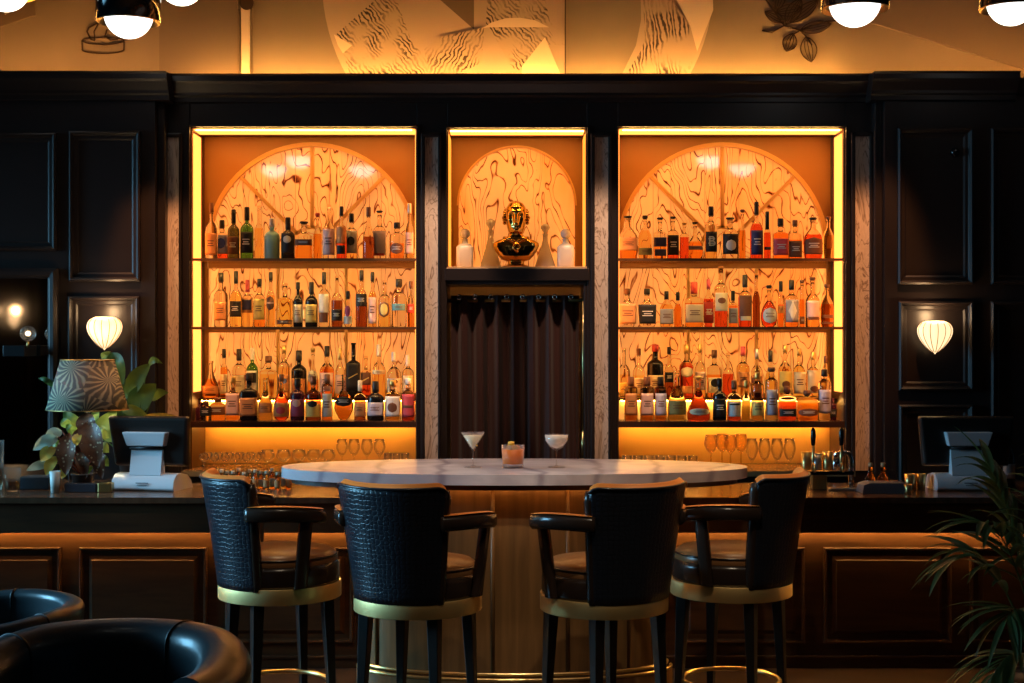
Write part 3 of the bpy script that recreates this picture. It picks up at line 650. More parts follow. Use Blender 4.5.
RT = '''627 17 213.4 flask orange black .05 orange:rect:.2:.5
645 15.5 213 flask gold black .08 olive:rect:.10:.26
660 11 215 square amber black .05 navy:rect:.3:.52 navy:rect:.08:.24
673 12.5 214 std red black .05 black:rect:.1:.56
684.3 9 220 stout red gold .06 -
695 15 219 round orange black .05 pink:rect:.26:.36
711 12 204 stout gold black .14 black:rect:.14:.52 - B
730 15 215 stout clear black .05 black:rect:.12:.60 white:oval:.2:.46
742.5 9 207 tall amber brown .05 -
756.5 11.5 199.4 tall red black .19 navy:rect:.08:.50
767.3 9 209 tall red black .34 black:rect:.2:.26
780.5 13 216 square orange black .14 crimson:rect:.1:.5
795 13 217.5 square orange brown .10 brown:rect:.05:.46
813 16.5 215 flask red black .06 brown:arch:.12:.52
828.5 14 214 flask gold brown .06 -'''
RM = '''626 16 287.5 taper clear brown .10 orange:trap:.08:.60
647 16 287.5 taper clear black .10 black:trap:.08:.58
666.5 12 290 flask gold black .18 grey:rect:.08:.5
677.8 9 291 tall orange black .18 -
694 15.5 281 square amber red .22 cream:rect:.10:.50
708.5 12.5 278 taper red crimson .16 red:rect:.08:.52 - 46
721 13 265 stout red - 0 cream:rect:.26:.56 brown:oval:.38:.48
733 10 289.6 square orange black .22 grey:rect:.1:.52
745 12.5 273.7 std red black .20 brown:rect:.16:.60 cream:rect:.12:.2
756.3 9 272 tall brown - 0 -
769 16 284 round red black .07 white:oval:.08:.46
780.8 9 280 tall orange black .18 orange:rect:.3:.46
791.5 12.5 279 std amber black .16 grey:rect:.1:.58 white:diamond:.12:.56
802 9 278.7 tall amber brown .06 brown:rect:.06:.22
812.5 13 276 tall gold brown .06 pink:rect:.18:.52 brown:rect:.14:.2
831 17 283 flask orange brown .08 brown:rect:.06:.12 brown:rect:.2:.28'''
RB = '''624 11 347 tall gold - 0 yellow:rect:.06:.3
638.8 10.5 347.5 tall yellow brown .10 cream:rect:.08:.4
655.3 14.5 343.6 stout black red .1 cream:rect:.10:.42
669 10.5 346 tall brown black .1 black:rect:.3:.5
686.3 12.5 343.6 std red gold .12 cream:oval:.38:.58 orange:rect:.08:.22
700 13 343 tall gold gold .12 pink:rect:.14:.48
714.3 13 349 std amber brown .12 cream:rect:.1:.42 black:oval:.22:.4
728 12 351.5 tall red - 0 -
743 11.5 345.5 std gold crimson .14 orange:rect:.2:.5
757 10.5 348 tall brown silver .16 orange:rect:.08:.46
770.3 9.5 349.5 slim yellow black .2 -
785 12 344 tall gold gold .1 yellow:rect:.08:.5 brown:oval:.18:.32
799 13.5 347.5 tall yellow gold .1 cream:rect:.08:.52
813 12 351 tall gold gold .12 cream:rect:.1:.6 brown:oval:.12:.26
831 12 355 disc yellow brown .12 yellow:oval:.2:.5'''
RF = '''631 11.5 374.5 cyl amber brown .16 orange:rect:.12:.62
647 12 374.5 cyl amber brown .16 pink:rect:.12:.62
660.7 11.5 374.5 cyl amber black .16 lilac:rect:.12:.62
677 17 368 slim yellow - 0 olive:rect:.12:.40
698.5 23 374 decanter red gold .06 cream:oval:.12:.28
719.5 12 376 std black black .14 black:rect:.08:.52
734 12.5 378 std red brown .18 white:rect:.10:.46 black:rect:.38:.42
746 10 378 tall yellow gold .14 -
757.5 12 370 cyl gold gold .1 yellow:rect:.1:.4
771.5 11 365 cyl clear brown .08 lilac:rect:.1:.58
787 18 384 squat red brown .12 black:rect:.12:.34
807 18 388 squat orange brown .1 brown:oval:.14:.4
824.5 11.5 367 cyl clear black .1 lilac:rect:.14:.6
838 12.5 396 squat purple - 0 black:rect:.15:.5'''
Yb = 8.47
shelf_row(LT, 257.2, Yb, SH1, 'on top shelf, left alcove', 'bottles on the top shelf of the left alcove', (8.33, 8.655))
shelf_row(LM, 325.8, Yb, SH2, 'on middle shelf, left alcove', 'bottles on the middle shelf of the left alcove', (8.33, 8.655))
shelf_row(LB, 396.5, 8.575, RIS, 'on riser, left alcove', 'bottles on the riser of the left alcove', (8.495, 8.655))
shelf_row(LF, 418, 8.40, SH3, 'in front row, left alcove', 'front row of bottles on the bottom shelf of the left alcove', (8.312, 8.470))
shelf_row(RT, 257.2, Yb, SH1, 'on top shelf, right alcove', 'bottles on the top shelf of the right alcove', (8.33, 8.655))
shelf_row(RM, 325.8, Yb, SH2, 'on middle shelf, right alcove', 'bottles on the middle shelf of the right alcove', (8.33, 8.655))
shelf_row(RB, 396.5, 8.575, RIS, 'on riser, right alcove', 'bottles on the riser of the right alcove', (8.495, 8.655))
shelf_row(RF, 418, 8.40, SH3, 'in front row, right alcove', 'front row of bottles on the bottom shelf of the right alcove', (8.312, 8.470))

# ------------------------------------------------------------------ bust and decanters in the niche
zn = NI[2] + .0125; Yn = 8.48
t = empty('bust', (px(516, Yn), Yn, zn), 0, 'gilded bust of a bald figure with curls at the ears, centred in the niche', 'bust')
gilt = mat('gilt', (.62, .38, .10), .14, 1)
s = Yn / F
def ell(u, v, rings, bumpf=None):
    """loft of (z, rx, ry, cx, cy)"""
    a = 2 * PI * u; k = v * (len(rings) - 1); i = min(int(k), len(rings) - 2); f = k - i; f = f * f * (3 - 2 * f) * .35 + f * .65
    z, rx, ry, qx, qy = [rings[i][m] * (1 - f) + rings[i + 1][m] * f for m in range(5)]
    d = bumpf(a, z) if bumpf else 0
    return (qx + (rx + d) * math.cos(a), qy + (ry + d) * math.sin(a), z)
def face(a, z):
    d = 0; da = (a + PI / 2 + PI) % (2 * PI) - PI  # 0 facing the room (-y)
    g = lambda c, w_, zc_, wz: math.exp(-((da - c) / w_) ** 2 - ((z - zc_) / wz) ** 2)
    d += .026 * g(0, .20, .283, .022) + .010 * g(0, .22, .315, .03)           # nose and bridge
    d -= .011 * (g(.42, .16, .312, .012) + g(-.42, .16, .312, .012))           # eye sockets
    d += .007 * (g(.4, .28, .332, .009) + g(-.4, .28, .332, .009))             # brows
    d += .008 * g(0, .28, .252, .007) + .007 * g(0, .28, .240, .007) - .004 * g(0, .3, .246, .003)  # lips
    d += .012 * g(0, .32, .218, .014)                                          # chin
    d += .006 * (g(.75, .25, .285, .02) + g(-.75, .25, .285, .02))             # cheeks
    return d
rings = [(.0, .075, .06, 0, 0), (.012, .078, .062, 0, 0), (.022, .05, .045, 0, 0), (.038, .050, .042, 0, 0), (.048, .082, .050, 0, 0), (.070, .104, .056, 0, 0), (.100, .124, .060, 0, .004), (.130, .138, .060, 0, .006), (.150, .134, .056, 0, .008),
         (.166, .108, .050, 0, .008), (.182, .060, .044, 0, .006), (.200, .040, .040, 0, 0), (.212, .046, .048, 0, -.004), (.235, .052, .058, 0, -.006), (.26, .058, .063, 0, -.004), (.30, .062, .070, 0, 0), (.33, .063, .073, 0, 0), (.36, .058, .068, 0, .002), (.385, .042, .050, 0, .004), (.398, .02, .025, 0, .005), (.401, .002, .002, 0, .005)]
mb = MB(); mb.grid(lambda u, v: ell(u, v, rings, face), 64, 140, closed_u=True); mb.add([(.075 * math.cos(2 * PI * i / 24), .06 * math.sin(2 * PI * i / 24), 0) for i in range(24)], [tuple(reversed(range(24)))]); mb.build('figure', gilt, t)
for sg in (-1, 1):
    mb = MB()
    for (x_, y_, z_, r_) in [(.066, .0, .318, .012), (.072, .012, .300, .013), (.070, .002, .285, .011), (.066, .016, .333, .012), (.068, .02, .27, .012), (.062, .028, .345, .011)]:
        mb.lathe([(r_ * math.sin(PI * i / 8) + .0002, z_ - r_ * math.cos(PI * i / 8)) for i in range(9)], cx=sg * x_, cy=y_, seg=12)
    mb.build('curls', gilt, t)
mb = MB()
for sg in (-1, 1): mb.tube([(sg * .008, -.062, .150), (sg * .045, -.050, .175), (sg * .07, -.02, .178), (sg * .06, .03, .178)], .010, 8)
mb.tube([(0, -.07, .150), (-.015, -.078, .115), (.012, -.074, .09)], .010, 8); mb.tube([(0, -.07, .150), (.02, -.078, .12), (.0, -.074, .10)], .009, 8)
mb.build('collar', gilt, t)
crystal = mat('lead_crystal', (1, .97, .85), .25, trans=.5, ior=1.5)
def decanter(u, R, H, kind, side):
    t = empty('decanter', (px(u, Yn), Yn + (.07 if kind == 'conical' else -.02), zn), 0, '%s crystal decanter %s' % (kind, side), 'decanter', 'decanters flanking the bust')
    mb = MB()
    if kind == 'square': prof = [(R * .95, 0, 6), (R, .004, 6), (R, H * .52, 6), (R * .75, H * .58, 4), (R * .38, H * .62, 2), (R * .34, H * .70, 2), (R * .5, H * .72, 2)]
    else: prof = [(R, 0), (R * 1.02, .008), (R * .93, H * .10), (R * .5, H * .40), (R * .25, H * .62), (R * .22, H * .74), (R * .36, H * .76)]
    mb.lathe(prof, seg=28); mb.build('body', crystal, t)
    mb = MB()
    if kind == 'square': mb.lathe([(R * .3, H * .721)] + [(R * .62 * math.sin(PI * (i + .8) / 10) + .0003, H * .86 - R * .62 * math.cos(PI * (i + .8) / 10)) for i in range(10)], seg=20)
    else: mb.lathe([(R * .2, H * .761), (R * .15, H * .80), (R * .45, H * .90), (R * .40, H * .96), (R * .1, H)], seg=16)
    mb.build('stopper', crystal, t)
decanter(465, .050, .235, 'square', 'with ball stopper, outer left of the bust'); decanter(565.5, .050, .235, 'square', 'with ball stopper, outer right of the bust')
decanter(490.5, .062, .30, 'conical', 'with pointed stopper, just left of the bust'); decanter(545.5, .062, .27, 'conical', 'with pointed stopper, just right of the bust')
# ------------------------------------------------------------------ bar counter
YF = 7.20; YP = 7.42; CT = .91
t = empty('bar_counter', (0, YP, 0), 0, 'long dark wood bar counter with lit framed panels running across the room', 'bar counter')
def BC(m_, name, m, par=None, **k):
    o = m_.build(name, m, par or t, **k)
    if par is None: o.location = (0, -YP, 0)
    return o
mb = MB(); mb.prism([(-3.6, YF), (3.6, YF), (3.6, 8.13), (X(884), 8.13), (X(884), 7.95), (X(158), 7.95), (X(158), 8.13), (-3.6, 8.13)], CT - .03, CT, axis='z'); BC(mb, 'worktop', counter_wood, bevel=.005)
mb = MB(); mb.box(-3.6, 3.6, YF + .015, YF + .10, pz(533, YF), CT - .03); BC(mb, 'apron', bar_wood, bevel=.003)
mb = MB(); mb.box(-3.6, 3.6, YP, YP + .05, 0, CT - .03); mb.box(-3.6, 3.6, YF + .10, YP, CT - .06, CT - .03); BC(mb, 'front_board', bar_wood)
mb = MB(); mb.box(-3.6, 3.6, YP - .036, YP - .030, .738, .752); BC(mb, 'under_light', mat('led_bar', (1, .6, .2), .5, emis=(1, .52, .15), es=170))
mb = MB(); mb.box(-3.6, 3.6, YP - .022, YP, 0, pz(657, YP)); mb.box(-3.6, 3.6, YP - .030, YP, pz(657, YP), pz(654.5, YP)); BC(mb, 'plinth', bar_wood, bevel=.002)
PFB = [(0, 0), (0, .018), (.006, .022), (.014, .020), (.020, .004), (.046, .003), (.050, .006), (.068, .020), (.072, .020)]
pit = 146 * YP / F; x80, x207 = px(80, YP), px(207.5, YP); wp = x207 - x80
xs = [x80 + k * pit for k in range(-2, 3)] + [px(823, YP) + k * pit for k in range(-2, 4)]
for x in sorted(xs):
    mb = MB(); mb.frame(x, x + wp, pz(642, YP), pz(546.5, YP), YP, PFB); BC(mb, 'raised_panel', bar_wood)

# ------------------------------------------------------------------ oval marble-topped bar table
TC = (.012, 7.12); TA, TB, TT = 1.163, .468, 1.076
t = empty('bar_table', (TC[0], TC[1], 0), 0, 'oval grey marble topped bar table with curved wooden base where the stools stand', 'table')
def oval(a, b, n, e=2.0, t0=0, t1=360, cx=TC[0], cy=TC[1]):
    out = []
    for i in range(n + (0 if t1 - t0 >= 360 else 1)):
        q = math.radians(t0 + (t1 - t0) * i / n); c, s_ = math.cos(q), math.sin(q)
        out.append((cx + a * math.copysign(abs(c) ** (2 / e), c), cy + b * math.copysign(abs(s_) ** (2 / e), s_)))
    return out
def BT(m_, name, m, par=None, **k):
    o = m_.build(name, m, par or t, **k)
    if par is None: o.location = (-TC[0], -TC[1], 0)
    return o
mb = MB(); mb.prism(oval(TA, TB, 128, 2.1), TT - .050, TT, axis='z', smooth=False); BT(mb, 'marble_top', table_marble, bevel=.006, seg=3)
mb = MB(); mb.prism(oval(TA - .05, TB - .04, 96, 2.1), TT - .078, TT - .051, axis='z'); BT(mb, 'sub_top', bar_wood, bevel=.003)
def wallstrip(mb, a, b, z0, z1, th, n=72):
    o1 = oval(a, b, n, 2, 180, 360); o0 = oval(a - th, b - th, n, 2, 180, 360)
    mb.prism(o1 + o0[::-1], z0, z1, axis='z')
BA, BB = .745, .30
mb = MB(); wallstrip(mb, BA, BB, .02, TT - .078, .03); BT(mb, 'curved_base', table_wood)
mb = MB(); wallstrip(mb, BA + .045, BB + .045, .0, .075, .07); BT(mb, 'plinth', table_wood, bevel=.003)
mb = MB()
for zz, off in ((.083, .038), (.105, .018)): 
    pts = [(x, y, zz) for x, y in oval(BA + off, BB + off, 72, 2, 180, 360)]; mb.tube(pts, .009, 8)
BT(mb, 'plinth_beads', brass)
for q in (205, 238, 262, 290, 318, 340):
    x, y = oval(BA + .004, BB + .004, 1, 2, q, q + .001)[0]; mb = MB(); mb.tube([(x, y, .11), (x, y, TT - .09)], .010, 10); BT(mb, 'vertical_bead', table_wood)
mb = MB()
pa = oval(BA + .06, BB + .045, 48, 2, 195, 345); pts = [(x, y, TT - .0825) for x, y in pa]; mb.tube(pts, .0035, 4); BT(mb, 'under_light', mat('led_table', (1, .6, .2), .5, emis=(1, .45, .12), es=14))

# ------------------------------------------------------------------ stools
def croc():
    m = mat('croc_leather', (.018, .026, .040), .32, coat=.05)
    tc = N(m, 'ShaderNodeTexCoord'); mp = N(m, 'ShaderNodeMapping'); mp.inputs['Scale'].default_value = (14, 48, 1); L(m, tc.outputs['UV'], mp.inputs[0])
    nz = N(m, 'ShaderNodeTexNoise', Scale=1.4, Detail=2.); L(m, mp.outputs[0], nz.inputs[0])
    ad = N(m, 'ShaderNodeMix', data_type='RGBA', blend_type='ADD'); ad.inputs['Factor'].default_value = .5; L(m, mp.outputs[0], ad.inputs['A']); L(m, nz.outputs['Color'], ad.inputs['B'])
    vo = N(m, 'ShaderNodeTexVoronoi', feature='DISTANCE_TO_EDGE', Scale=1.0); vo.inputs['Randomness'].default_value = .42; L(m, ad.outputs['Result'], vo.inputs[0])
    h = ramp(m, vo.outputs['Distance'], [(0, (0, 0, 0)), (.10, (.7, .7, .7)), (.35, (1, 1, 1))])
    bump(m, h, .40, .004)
    L(m, ramp(m, vo.outputs['Distance'], [(0, (.004, .004, .006)), (.08, (.013, .016, .024)), (1, (.018, .022, .032))]), P_(m).inputs['Base Color']); return m
CROC = croc()
tan = mat('tan_leather', (.80, .25, .045), .38); dk_leather = mat('dark_leather', (.030, .018, .013), .24); leg_m = mat('ebony', (.010, .008, .007), .35)
n_ = N(dk_leather, 'ShaderNodeTexNoise', Scale=160.0, Detail=3.0); L(dk_leather, coords(dk_leather), n_.inputs[0]); bump(dk_leather, n_.outputs[0], .12, .001)
def uvmap(o, fn):
    me = o.data; uv = me.uv_layers.new(name='uv')
    for lp in me.loops: uv.data[lp.index].uv = fn(me.vertices[lp.vertex_index].co)
def stool(u, Y, yaw, label):
    x = px(u, Y); t = empty('bar_stool', (x, Y, 0), math.radians(yaw), label, 'bar stool', 'bar stools round the marble table')
    # back shell, centred on -y
    A = math.radians(48)
    def shell(r_off, side):
        def f(uu, v):
            a = (uu * 2 - 1) * A; e = abs(uu * 2 - 1)
            top = 1.092 - .022 * max(0, (e - .86) / .14) ** 2 - .006 * math.cos(a * 2)
            z = .585 + (top - .585) * v
            r = .285 + .078 * ((z - .585) / .51) ** 1.15 - r_off
            return (r * math.sin(a), -r * math.cos(a), z)
        return f
    nu, nv = 36, 16; mb = MB(); fo, fi = shell(0, 0), shell(.048, 0)
    vs = [fo(i / (nu - 1), j / (nv - 1)) for j in range(nv) for i in range(nu)]; mb.add(vs, [(j * nu + i, j * nu + i + 1, (j + 1) * nu + i + 1, (j + 1) * nu + i) for j in range(nv - 1) for i in range(nu - 1)], 0, True)
    o = mb.build('backrest', CROC, t, fix=False); so = o.modifiers.new('thick', 'SOLIDIFY'); so.thickness = .02; so.offset = -1
    uvmap(o, lambda c: (math.atan2(c.x, -c.y) / 1.0, c.z))
    me = o.data
    # inner pad in tan leather with a rounded piped top edge
    mb = MB()
    def pad(uu, v):
        k = v * 2 - 1; a = (uu * 2 - 1) * A * 1.0; e = abs(uu * 2 - 1)
        top = 1.095 - .022 * max(0, (e - .86) / .14) ** 2 - .006 * math.cos(a * 2)
        # v runs up the back face, over the top, down the inside
        if v < .12: z = top - .010 + .012 * math.sin(v / .12 * PI / 2); r = .285 + .078 * ((top - .585) / .51) ** 1.15 - .014 * v / .12
        elif v < .3: q = (v - .12) / .18; z = top + .002 + .012 * math.sin(q * PI); r = .285 + .078 * ((top - .585) / .51) ** 1.15 - .014 - .030 * q
        else: q = (v - .3) / .7; z = top + .002 - (top - .66) * q; r = .285 + .078 * (max(0, z - .585) / .51) ** 1.15 - .044 - .012 * math.sin(q * PI)
        return (r * math.sin(a), -r * math.cos(a), z)
    mb.grid(pad, 36, 26); mb.build('back_cushion', tan, o, fix=False)
    for sg in (-1, 1):
        mb = MB()
        mb.tube([(q[0] * 1.0, q[1] * 1.0, q[2]) for q in [tuple(Vector(fo(.5 + sg * .5, v)) * .5 + Vector(fi(.5 + sg * .5, v)) * .5) for v in [i / 14 for i in range(15)]]], .026, 10, taper=lambda k: 1 if k < .93 else .7)
        mb.build('edge_roll', dk_leather, o)
    # piping along the top
    mb = MB(); mb.tube([tuple(Vector(fo(i / 30, 1)) + Vector((0, 0, -.004))) for i in range(31)], .006, 8); mb.build('piping', CROC, o)
    # arms: pads sweeping forward and posts dropping to the seat
    for sg in (-1, 1):
        mb = MB(); K = 22; ring = []
        for i in range(K + 1):
            f = i / K; a = math.radians(44 + 62 * f) * sg; r = .326 + .018 * math.sin(f * PI); zc_ = .932 + .012 * math.sin(f * PI) - .015 * f
            wd = .030 * (1 if f < .92 else .80); hh = .033 * (1 if f < .92 else .8)
            for k in range(12):
                q = 2 * PI * k / 12; c, s_ = math.cos(q), math.sin(q); e = 1 / (abs(c) ** 4 + abs(s_) ** 4) ** .25
                rr = r + wd * c * e; ring.append((rr * math.sin(a), -rr * math.cos(a), zc_ + hh * s_ * e))
        fs = [(i * 12 + k, i * 12 + (k + 1) % 12, i * 12 + 12 + (k + 1) % 12, i * 12 + 12 + k) for i in range(K) for k in range(12)] + [tuple(range(12)), tuple(K * 12 + k for k in range(12))]
        mb.add(ring, fs, 0, True); ao = mb.build('armrest', dk_leather, t)
        mb = MB(); K2 = 14; vs = []
        for i in range(K + 1):
            f = i / K; a = math.radians(46 + 58 * f) * sg; r = .326 + .018 * math.sin(f * PI); zc_ = .968 + .012 * math.sin(f * PI) - .015 * f
            for dr_ in (-.026, 0, .026): vs.append(((r + dr_) * math.sin(a), -(r + dr_) * math.cos(a), zc_ + (.0035 if dr_ == 0 else 0)))
        mb.add(vs, [(i * 3 + k, i * 3 + k + 1, i * 3 + 4 + k, i * 3 + 3 + k) for i in range(K) for k in range(2)], 0, True); mb.build('arm_top', tan, ao, fix=False)
        mb = MB(); n = 10; a0 = 91 * sg
        def post(uu, v, a0=a0, sg=sg):
            z = .60 + .32 * v; r = .292 + .034 * v; wv = .030; q = 2 * PI * uu; c, s_ = math.cos(q), math.sin(q); e = 1 / (abs(c) ** 4 + abs(s_) ** 4) ** .25
            a = math.radians(a0 - sg * 3 * (1 - v) ) + wv * c * e / r * 1.0; rr = r + .020 * s_ * e
            return (rr * math.sin(a), -rr * math.cos(a), z)
        mb.grid(post, 16, 8, closed_u=True); mb.build('arm_post', dk_leather, ao, fix=False)
    mb = MB(); mb.lathe([(.20, .59), (.272, .592), (.276, .61), (.276, .665), (.270, .690)], seg=48); mb.build('seat_base', dk_leather, t)
    mb = MB(); mb.lathe([(.250, .672), (.262, .676), (.268, .695), (.262, .722), (.235, .740), (.15, .752), (.05, .756), (.002, .756)], seg=48); so = mb.build('seat', mat('seat_leather', (.24, .105, .038), .30), t)
    mb = MB(); mb.tube([(.264 * math.cos(a), .264 * math.sin(a), .718) for a in [2 * PI * i / 48 for i in range(48)]], .005, 6, closed=True); mb.build('seat_piping', dk_leather, so)
    mb = MB(); mb.lathe([(.262, .523), (.283, .523), (.283, .594), (.262, .594)], seg=64, cap=True); mb.build('brass_band', mat('brushed_brass', (.98, .68, .28), .52, 1), t, bevel=.002)
    for k in range(4):
        a = math.radians(45 + 90 * k); c, s_ = math.cos(a), math.sin(a); mb = MB(); vs = []
        for z, r, h in ((.530, .235, .026), (0, .262, .015)):
            for dx, dy in ((-1, -1), (1, -1), (1, 1), (-1, 1)): vs.append((r * c + h * dx, r * s_ + h * dy, z))
        mb.add(vs, [(0, 1, 2, 3), (7, 6, 5, 4), (0, 4, 5, 1), (1, 5, 6, 2), (2, 6, 7, 3), (3, 7, 4, 0)]); mb.build('leg', leg_m, t, bevel=.003)
    mb = MB(); mb.tube([(.225 * math.cos(a), .225 * math.sin(a), .118) for a in [2 * PI * i / 56 for i in range(56)]], .011, 10, closed=True); mb.build('foot_ring', brass, t)
stool(280, 6.60, -61, 'farther croc leather bar stool at the left end of the marble table, turned side-on')
stool(418, 6.28, -24, 'nearer croc leather bar stool left of centre, back to the room, arm on its right')
stool(604, 6.28, 34, 'nearer dark bar stool right of centre, back to the room, arm on its left')
stool(731, 6.66, 58, 'farther dark bar stool at the right end of the marble table, turned side-on')

# ------------------------------------------------------------------ tub chairs in the foreground
teal_leather = mat('tub_leather', (.026, .042, .050), .36, coat=.12)
n_ = N(teal_leather, 'ShaderNodeTexNoise', Scale=5.0, Detail=4.0); L(teal_leather, coords(teal_leather), n_.inputs[0]); bump(teal_leather, n_.outputs[0], .25, .01)
def tub(x, y, yaw, label, Rr=.44, hb=.80, hf=.62, open_=112, seams=(.24, .76), T=.085):
    t = empty('tub_chair', (x, y, 0), math.radians(yaw), label, 'tub chair')
    A = math.radians(open_)
    def prof(uu, v):
        a = (uu * 2 - 1) * A; e = abs(uu * 2 - 1); k = min(1, max(0, (e - .35) / .65)); k = k * k * (3 - 2 * k)
        h = hb + (hf - hb) * k
        # section: outside wall up, rolled rim, inside wall down
        z0 = .16
        if v < .4: q = v / .4; r = Rr - .03 + .03 * q; z = z0 + (h - T / 2 - z0) * q
        elif v < .75: q = (v - .4) / .35 * PI; r = Rr - T / 2 + (T / 2 + .012 * math.sin(q)) * math.cos(q); z = h - T / 2 + T / 2 * math.sin(q) + .0
        else: q = (v - .75) / .25; r = Rr - T - .01 * q; z = h - T / 2 - (h - T / 2 - .36) * q
        r2 = r * (1 + .10 * max(0, -math.cos(a)) )
        return (r2 * math.sin(a), -r2 * math.cos(a), z)
    mb = MB(); nu, nv = 72, 30
    mb.grid(prof, nu, nv)
    # closed ends
    for uu in (0, 1):
        pts = [prof(uu, j / (nv - 1)) for j in range(nv)]; mb.add(pts, [tuple(range(nv)) if uu else tuple(reversed(range(nv)))])
    o = mb.build('back_shell', teal_leather, t)
    for uu in seams:
        mb = MB(); mb.tube([tuple(Vector(prof(uu, j / 40))) for j in range(41)], .0045, 6); mb.build('seam', mat('seam_thread', (.006, .008, .01), .5), o)
    mb = MB(); mb.lathe([(Rr * .84, .20), (Rr * .88, .23), (Rr * .88, .38), (Rr * .84, .43), (Rr * .5, .455), (.002, .46)], seg=40); mb.build('seat', teal_leather, t)
    for k in range(4):
        a = math.radians(45 + 90 * k); mb = MB(); mb.tube([(Rr * .66 * math.cos(a), Rr * .66 * math.sin(a), .22), (Rr * .74 * math.cos(a), Rr * .74 * math.sin(a), 0)], .022, 10, taper=lambda q: 1 - .4 * q); mb.build('leg', leg_m, t)
tub(px(98, 4.30), 4.30, 174, 'large near dark teal leather tub chair, back rim cut by the picture bottom', .455, .79, .735, 118, (.40, .78), T=.165)
tub(-2.13, 5.66, 118, 'smaller dark teal tub chair behind the near one, at the left edge', .41, .655, .625)

# ------------------------------------------------------------------ cocktails
cock_glass = thin('cocktail_glass', (.98, .97, .95), .5)
for n__ in cock_glass.node_tree.nodes:
    if n__.type == 'MIX_SHADER' and not n__.inputs[0].is_linked: n__.inputs[0].default_value = .04
    if n__.type == 'MATH': n__.inputs[1].default_value = .40
def glassthing(name, u, v, label, cat, group=None): 
    Y = (EYE - TT) * F / (v - 341); return empty(name, (px(u, Y), Y, TT + .0005), 0, label, cat, group), Y / F
g, s = glassthing('martini_glass', 473, 467, 'martini glass with lemon twist, left of the three cocktails on the marble', 'cocktail')
H = 35 * s; R = 12 * s
mb = MB(); mb.lathe([(R * .72, 0), (R * .72, .002), (R * .2, .006), (.0035, .014), (.0032, H * .45), (.006, H * .49), (R, H), (R - .0015, H), (.005, H * .52), (.001, H * .51)], seg=36, cap=True); mb.build('glass', cock_glass, g)
mb = MB(); mb.lathe([(.001, H * .525), (R * .80, H * .91), (.001, H * .912)], seg=32); mb.build('drink', mat('martini_drink', (1, .86, .58), .3), g)
mb = MB(); mb.tube([(R * .35 * math.cos(a) * (1 - a / 14), -.004 + .006 * math.sin(a), H * .62 + a * .0035) for a in [i * .35 for i in range(20)]], .004, 6); mb.build('lemon_twist', mat('lemon', (.95, .62, .08), .5), g)
g, s = glassthing('rocks_glass', 513, 467.5, 'rocks glass of orange cocktail with ice, middle of the three cocktails', 'cocktail')
H = 23 * s; R = 11.8 * s
mb = MB(); mb.lathe([(R * .86, 0), (R * .88, .004), (R, H), (R - .003, H), (R * .86, .020), (.001, .018)], seg=40); mb.build('glass', cock_glass, g)
mb = MB(); mb.lathe([(R * .84, .0215), (R * .94 - .002, H * .80), (.001, H * .80)], seg=36); mb.build('drink', mat('orange_drink', (1, .22, .01), .45, emis=None), g)
mb = MB(); mb.lathe([(.001, H * .78), (R * .62, H * .79), (R * .62, H * .93), (R * .45, H * 1.0), (.001, H * 1.02)], seg=7, smooth=False); mb.build('ice', mat('ice', (1, .70, .35), .15, trans=.7, ior=1.3), g)
mb = MB(); mb.lathe([(.001, H * .99), (R * .3, H * 1.0), (R * .26, H * 1.14), (.001, H * 1.16)], cx=-R * .15, seg=12); mb.build('fruit_garnish', mat('garnish', (.95, .50, .06), .5), g)
g, s = glassthing('coupe_glass', 556.5, 467, 'coupe glass of foamy pale cocktail, right of the three cocktails', 'cocktail')
H = 33 * s; R = 12 * s
mb = MB(); mb.lathe([(R * .72, 0), (R * .72, .002), (R * .2, .006), (.0035, .014), (.0032, H * .46), (.008, H * .52), (R * .55, H * .62), (R * .92, H * .80), (R, H), (R - .0015, H), (R * .90, H * .80), (R * .5, H * .64), (.001, H * .56)], seg=36); mb.build('glass', cock_glass, g)
mb = MB(); mb.lathe([(.001, H * .58), (R * .48, H * .65), (R * .88, H * .81), (R * .955, H * .965), (.001, H * .97)], seg=36); mb.build('drink', mat('foamy_drink', (.95, .80, .68), .5), g)

# ------------------------------------------------------------------ glassware on the back ledges
def wine(u, v, H, R, label, group, m=ledge_glass, name='wine_glass', bowl=.5, Y=None, z=LEDGE):
    Y = Y or (EYE - z) * F / (v - 341); t = empty(name, (px(u, Y), Y, z + .0005), 0, label, 'glass', group)
    b0 = H * (1 - bowl)
    mb = MB(); mb.lathe([(R * .72, 0), (R * .72, .002), (.006, .007), (.004, b0 * .9), (.008, b0), (R * .62, b0 + H * bowl * .16), (R * .96, b0 + H * bowl * .42), (R, b0 + H * bowl * .55), (R * .78, H), (R * .78 - .0015, H), (R - .0015, b0 + H * bowl * .55), (R * .6, b0 + H * bowl * .18), (.001, b0 + .004)], seg=26)
    mb.build('bowl', m, t); return t
ZL = LEDGE
for i, u in enumerate((267.5, 283.5, 299, 313.5, 328)):
    wine(u, 0, .118, .0425, 'short balloon glass, %s from left of the five beside the table edge' % ORD[i], 'short balloon glasses on the left ledge', bowl=.62, Y=8.24)
for i, u in enumerate((342, 354, 367, 379.5)):
    wine(u, 0, .175, .035, 'taller wine glass behind the marble top, %s from left of four' % ORD[i], 'taller wine glasses on the left ledge', bowl=.55, Y=8.30)
for i, u in enumerate((388, 396.5, 405)):
    t = empty('tumbler', (px(u, 8.22), 8.22, ZL + .0005), 0, 'small straight tumbler against the right jamb of the left ledge, %s of three' % ORD[i], 'tumbler', 'tumblers on the left ledge')
    mb = MB(); mb.lathe([(.021, 0), (.024, .1), (.0225, .1), (.0195, .008), (.001, .008)], seg=20); mb.build('glass', ledge_glass, t)
k = 0
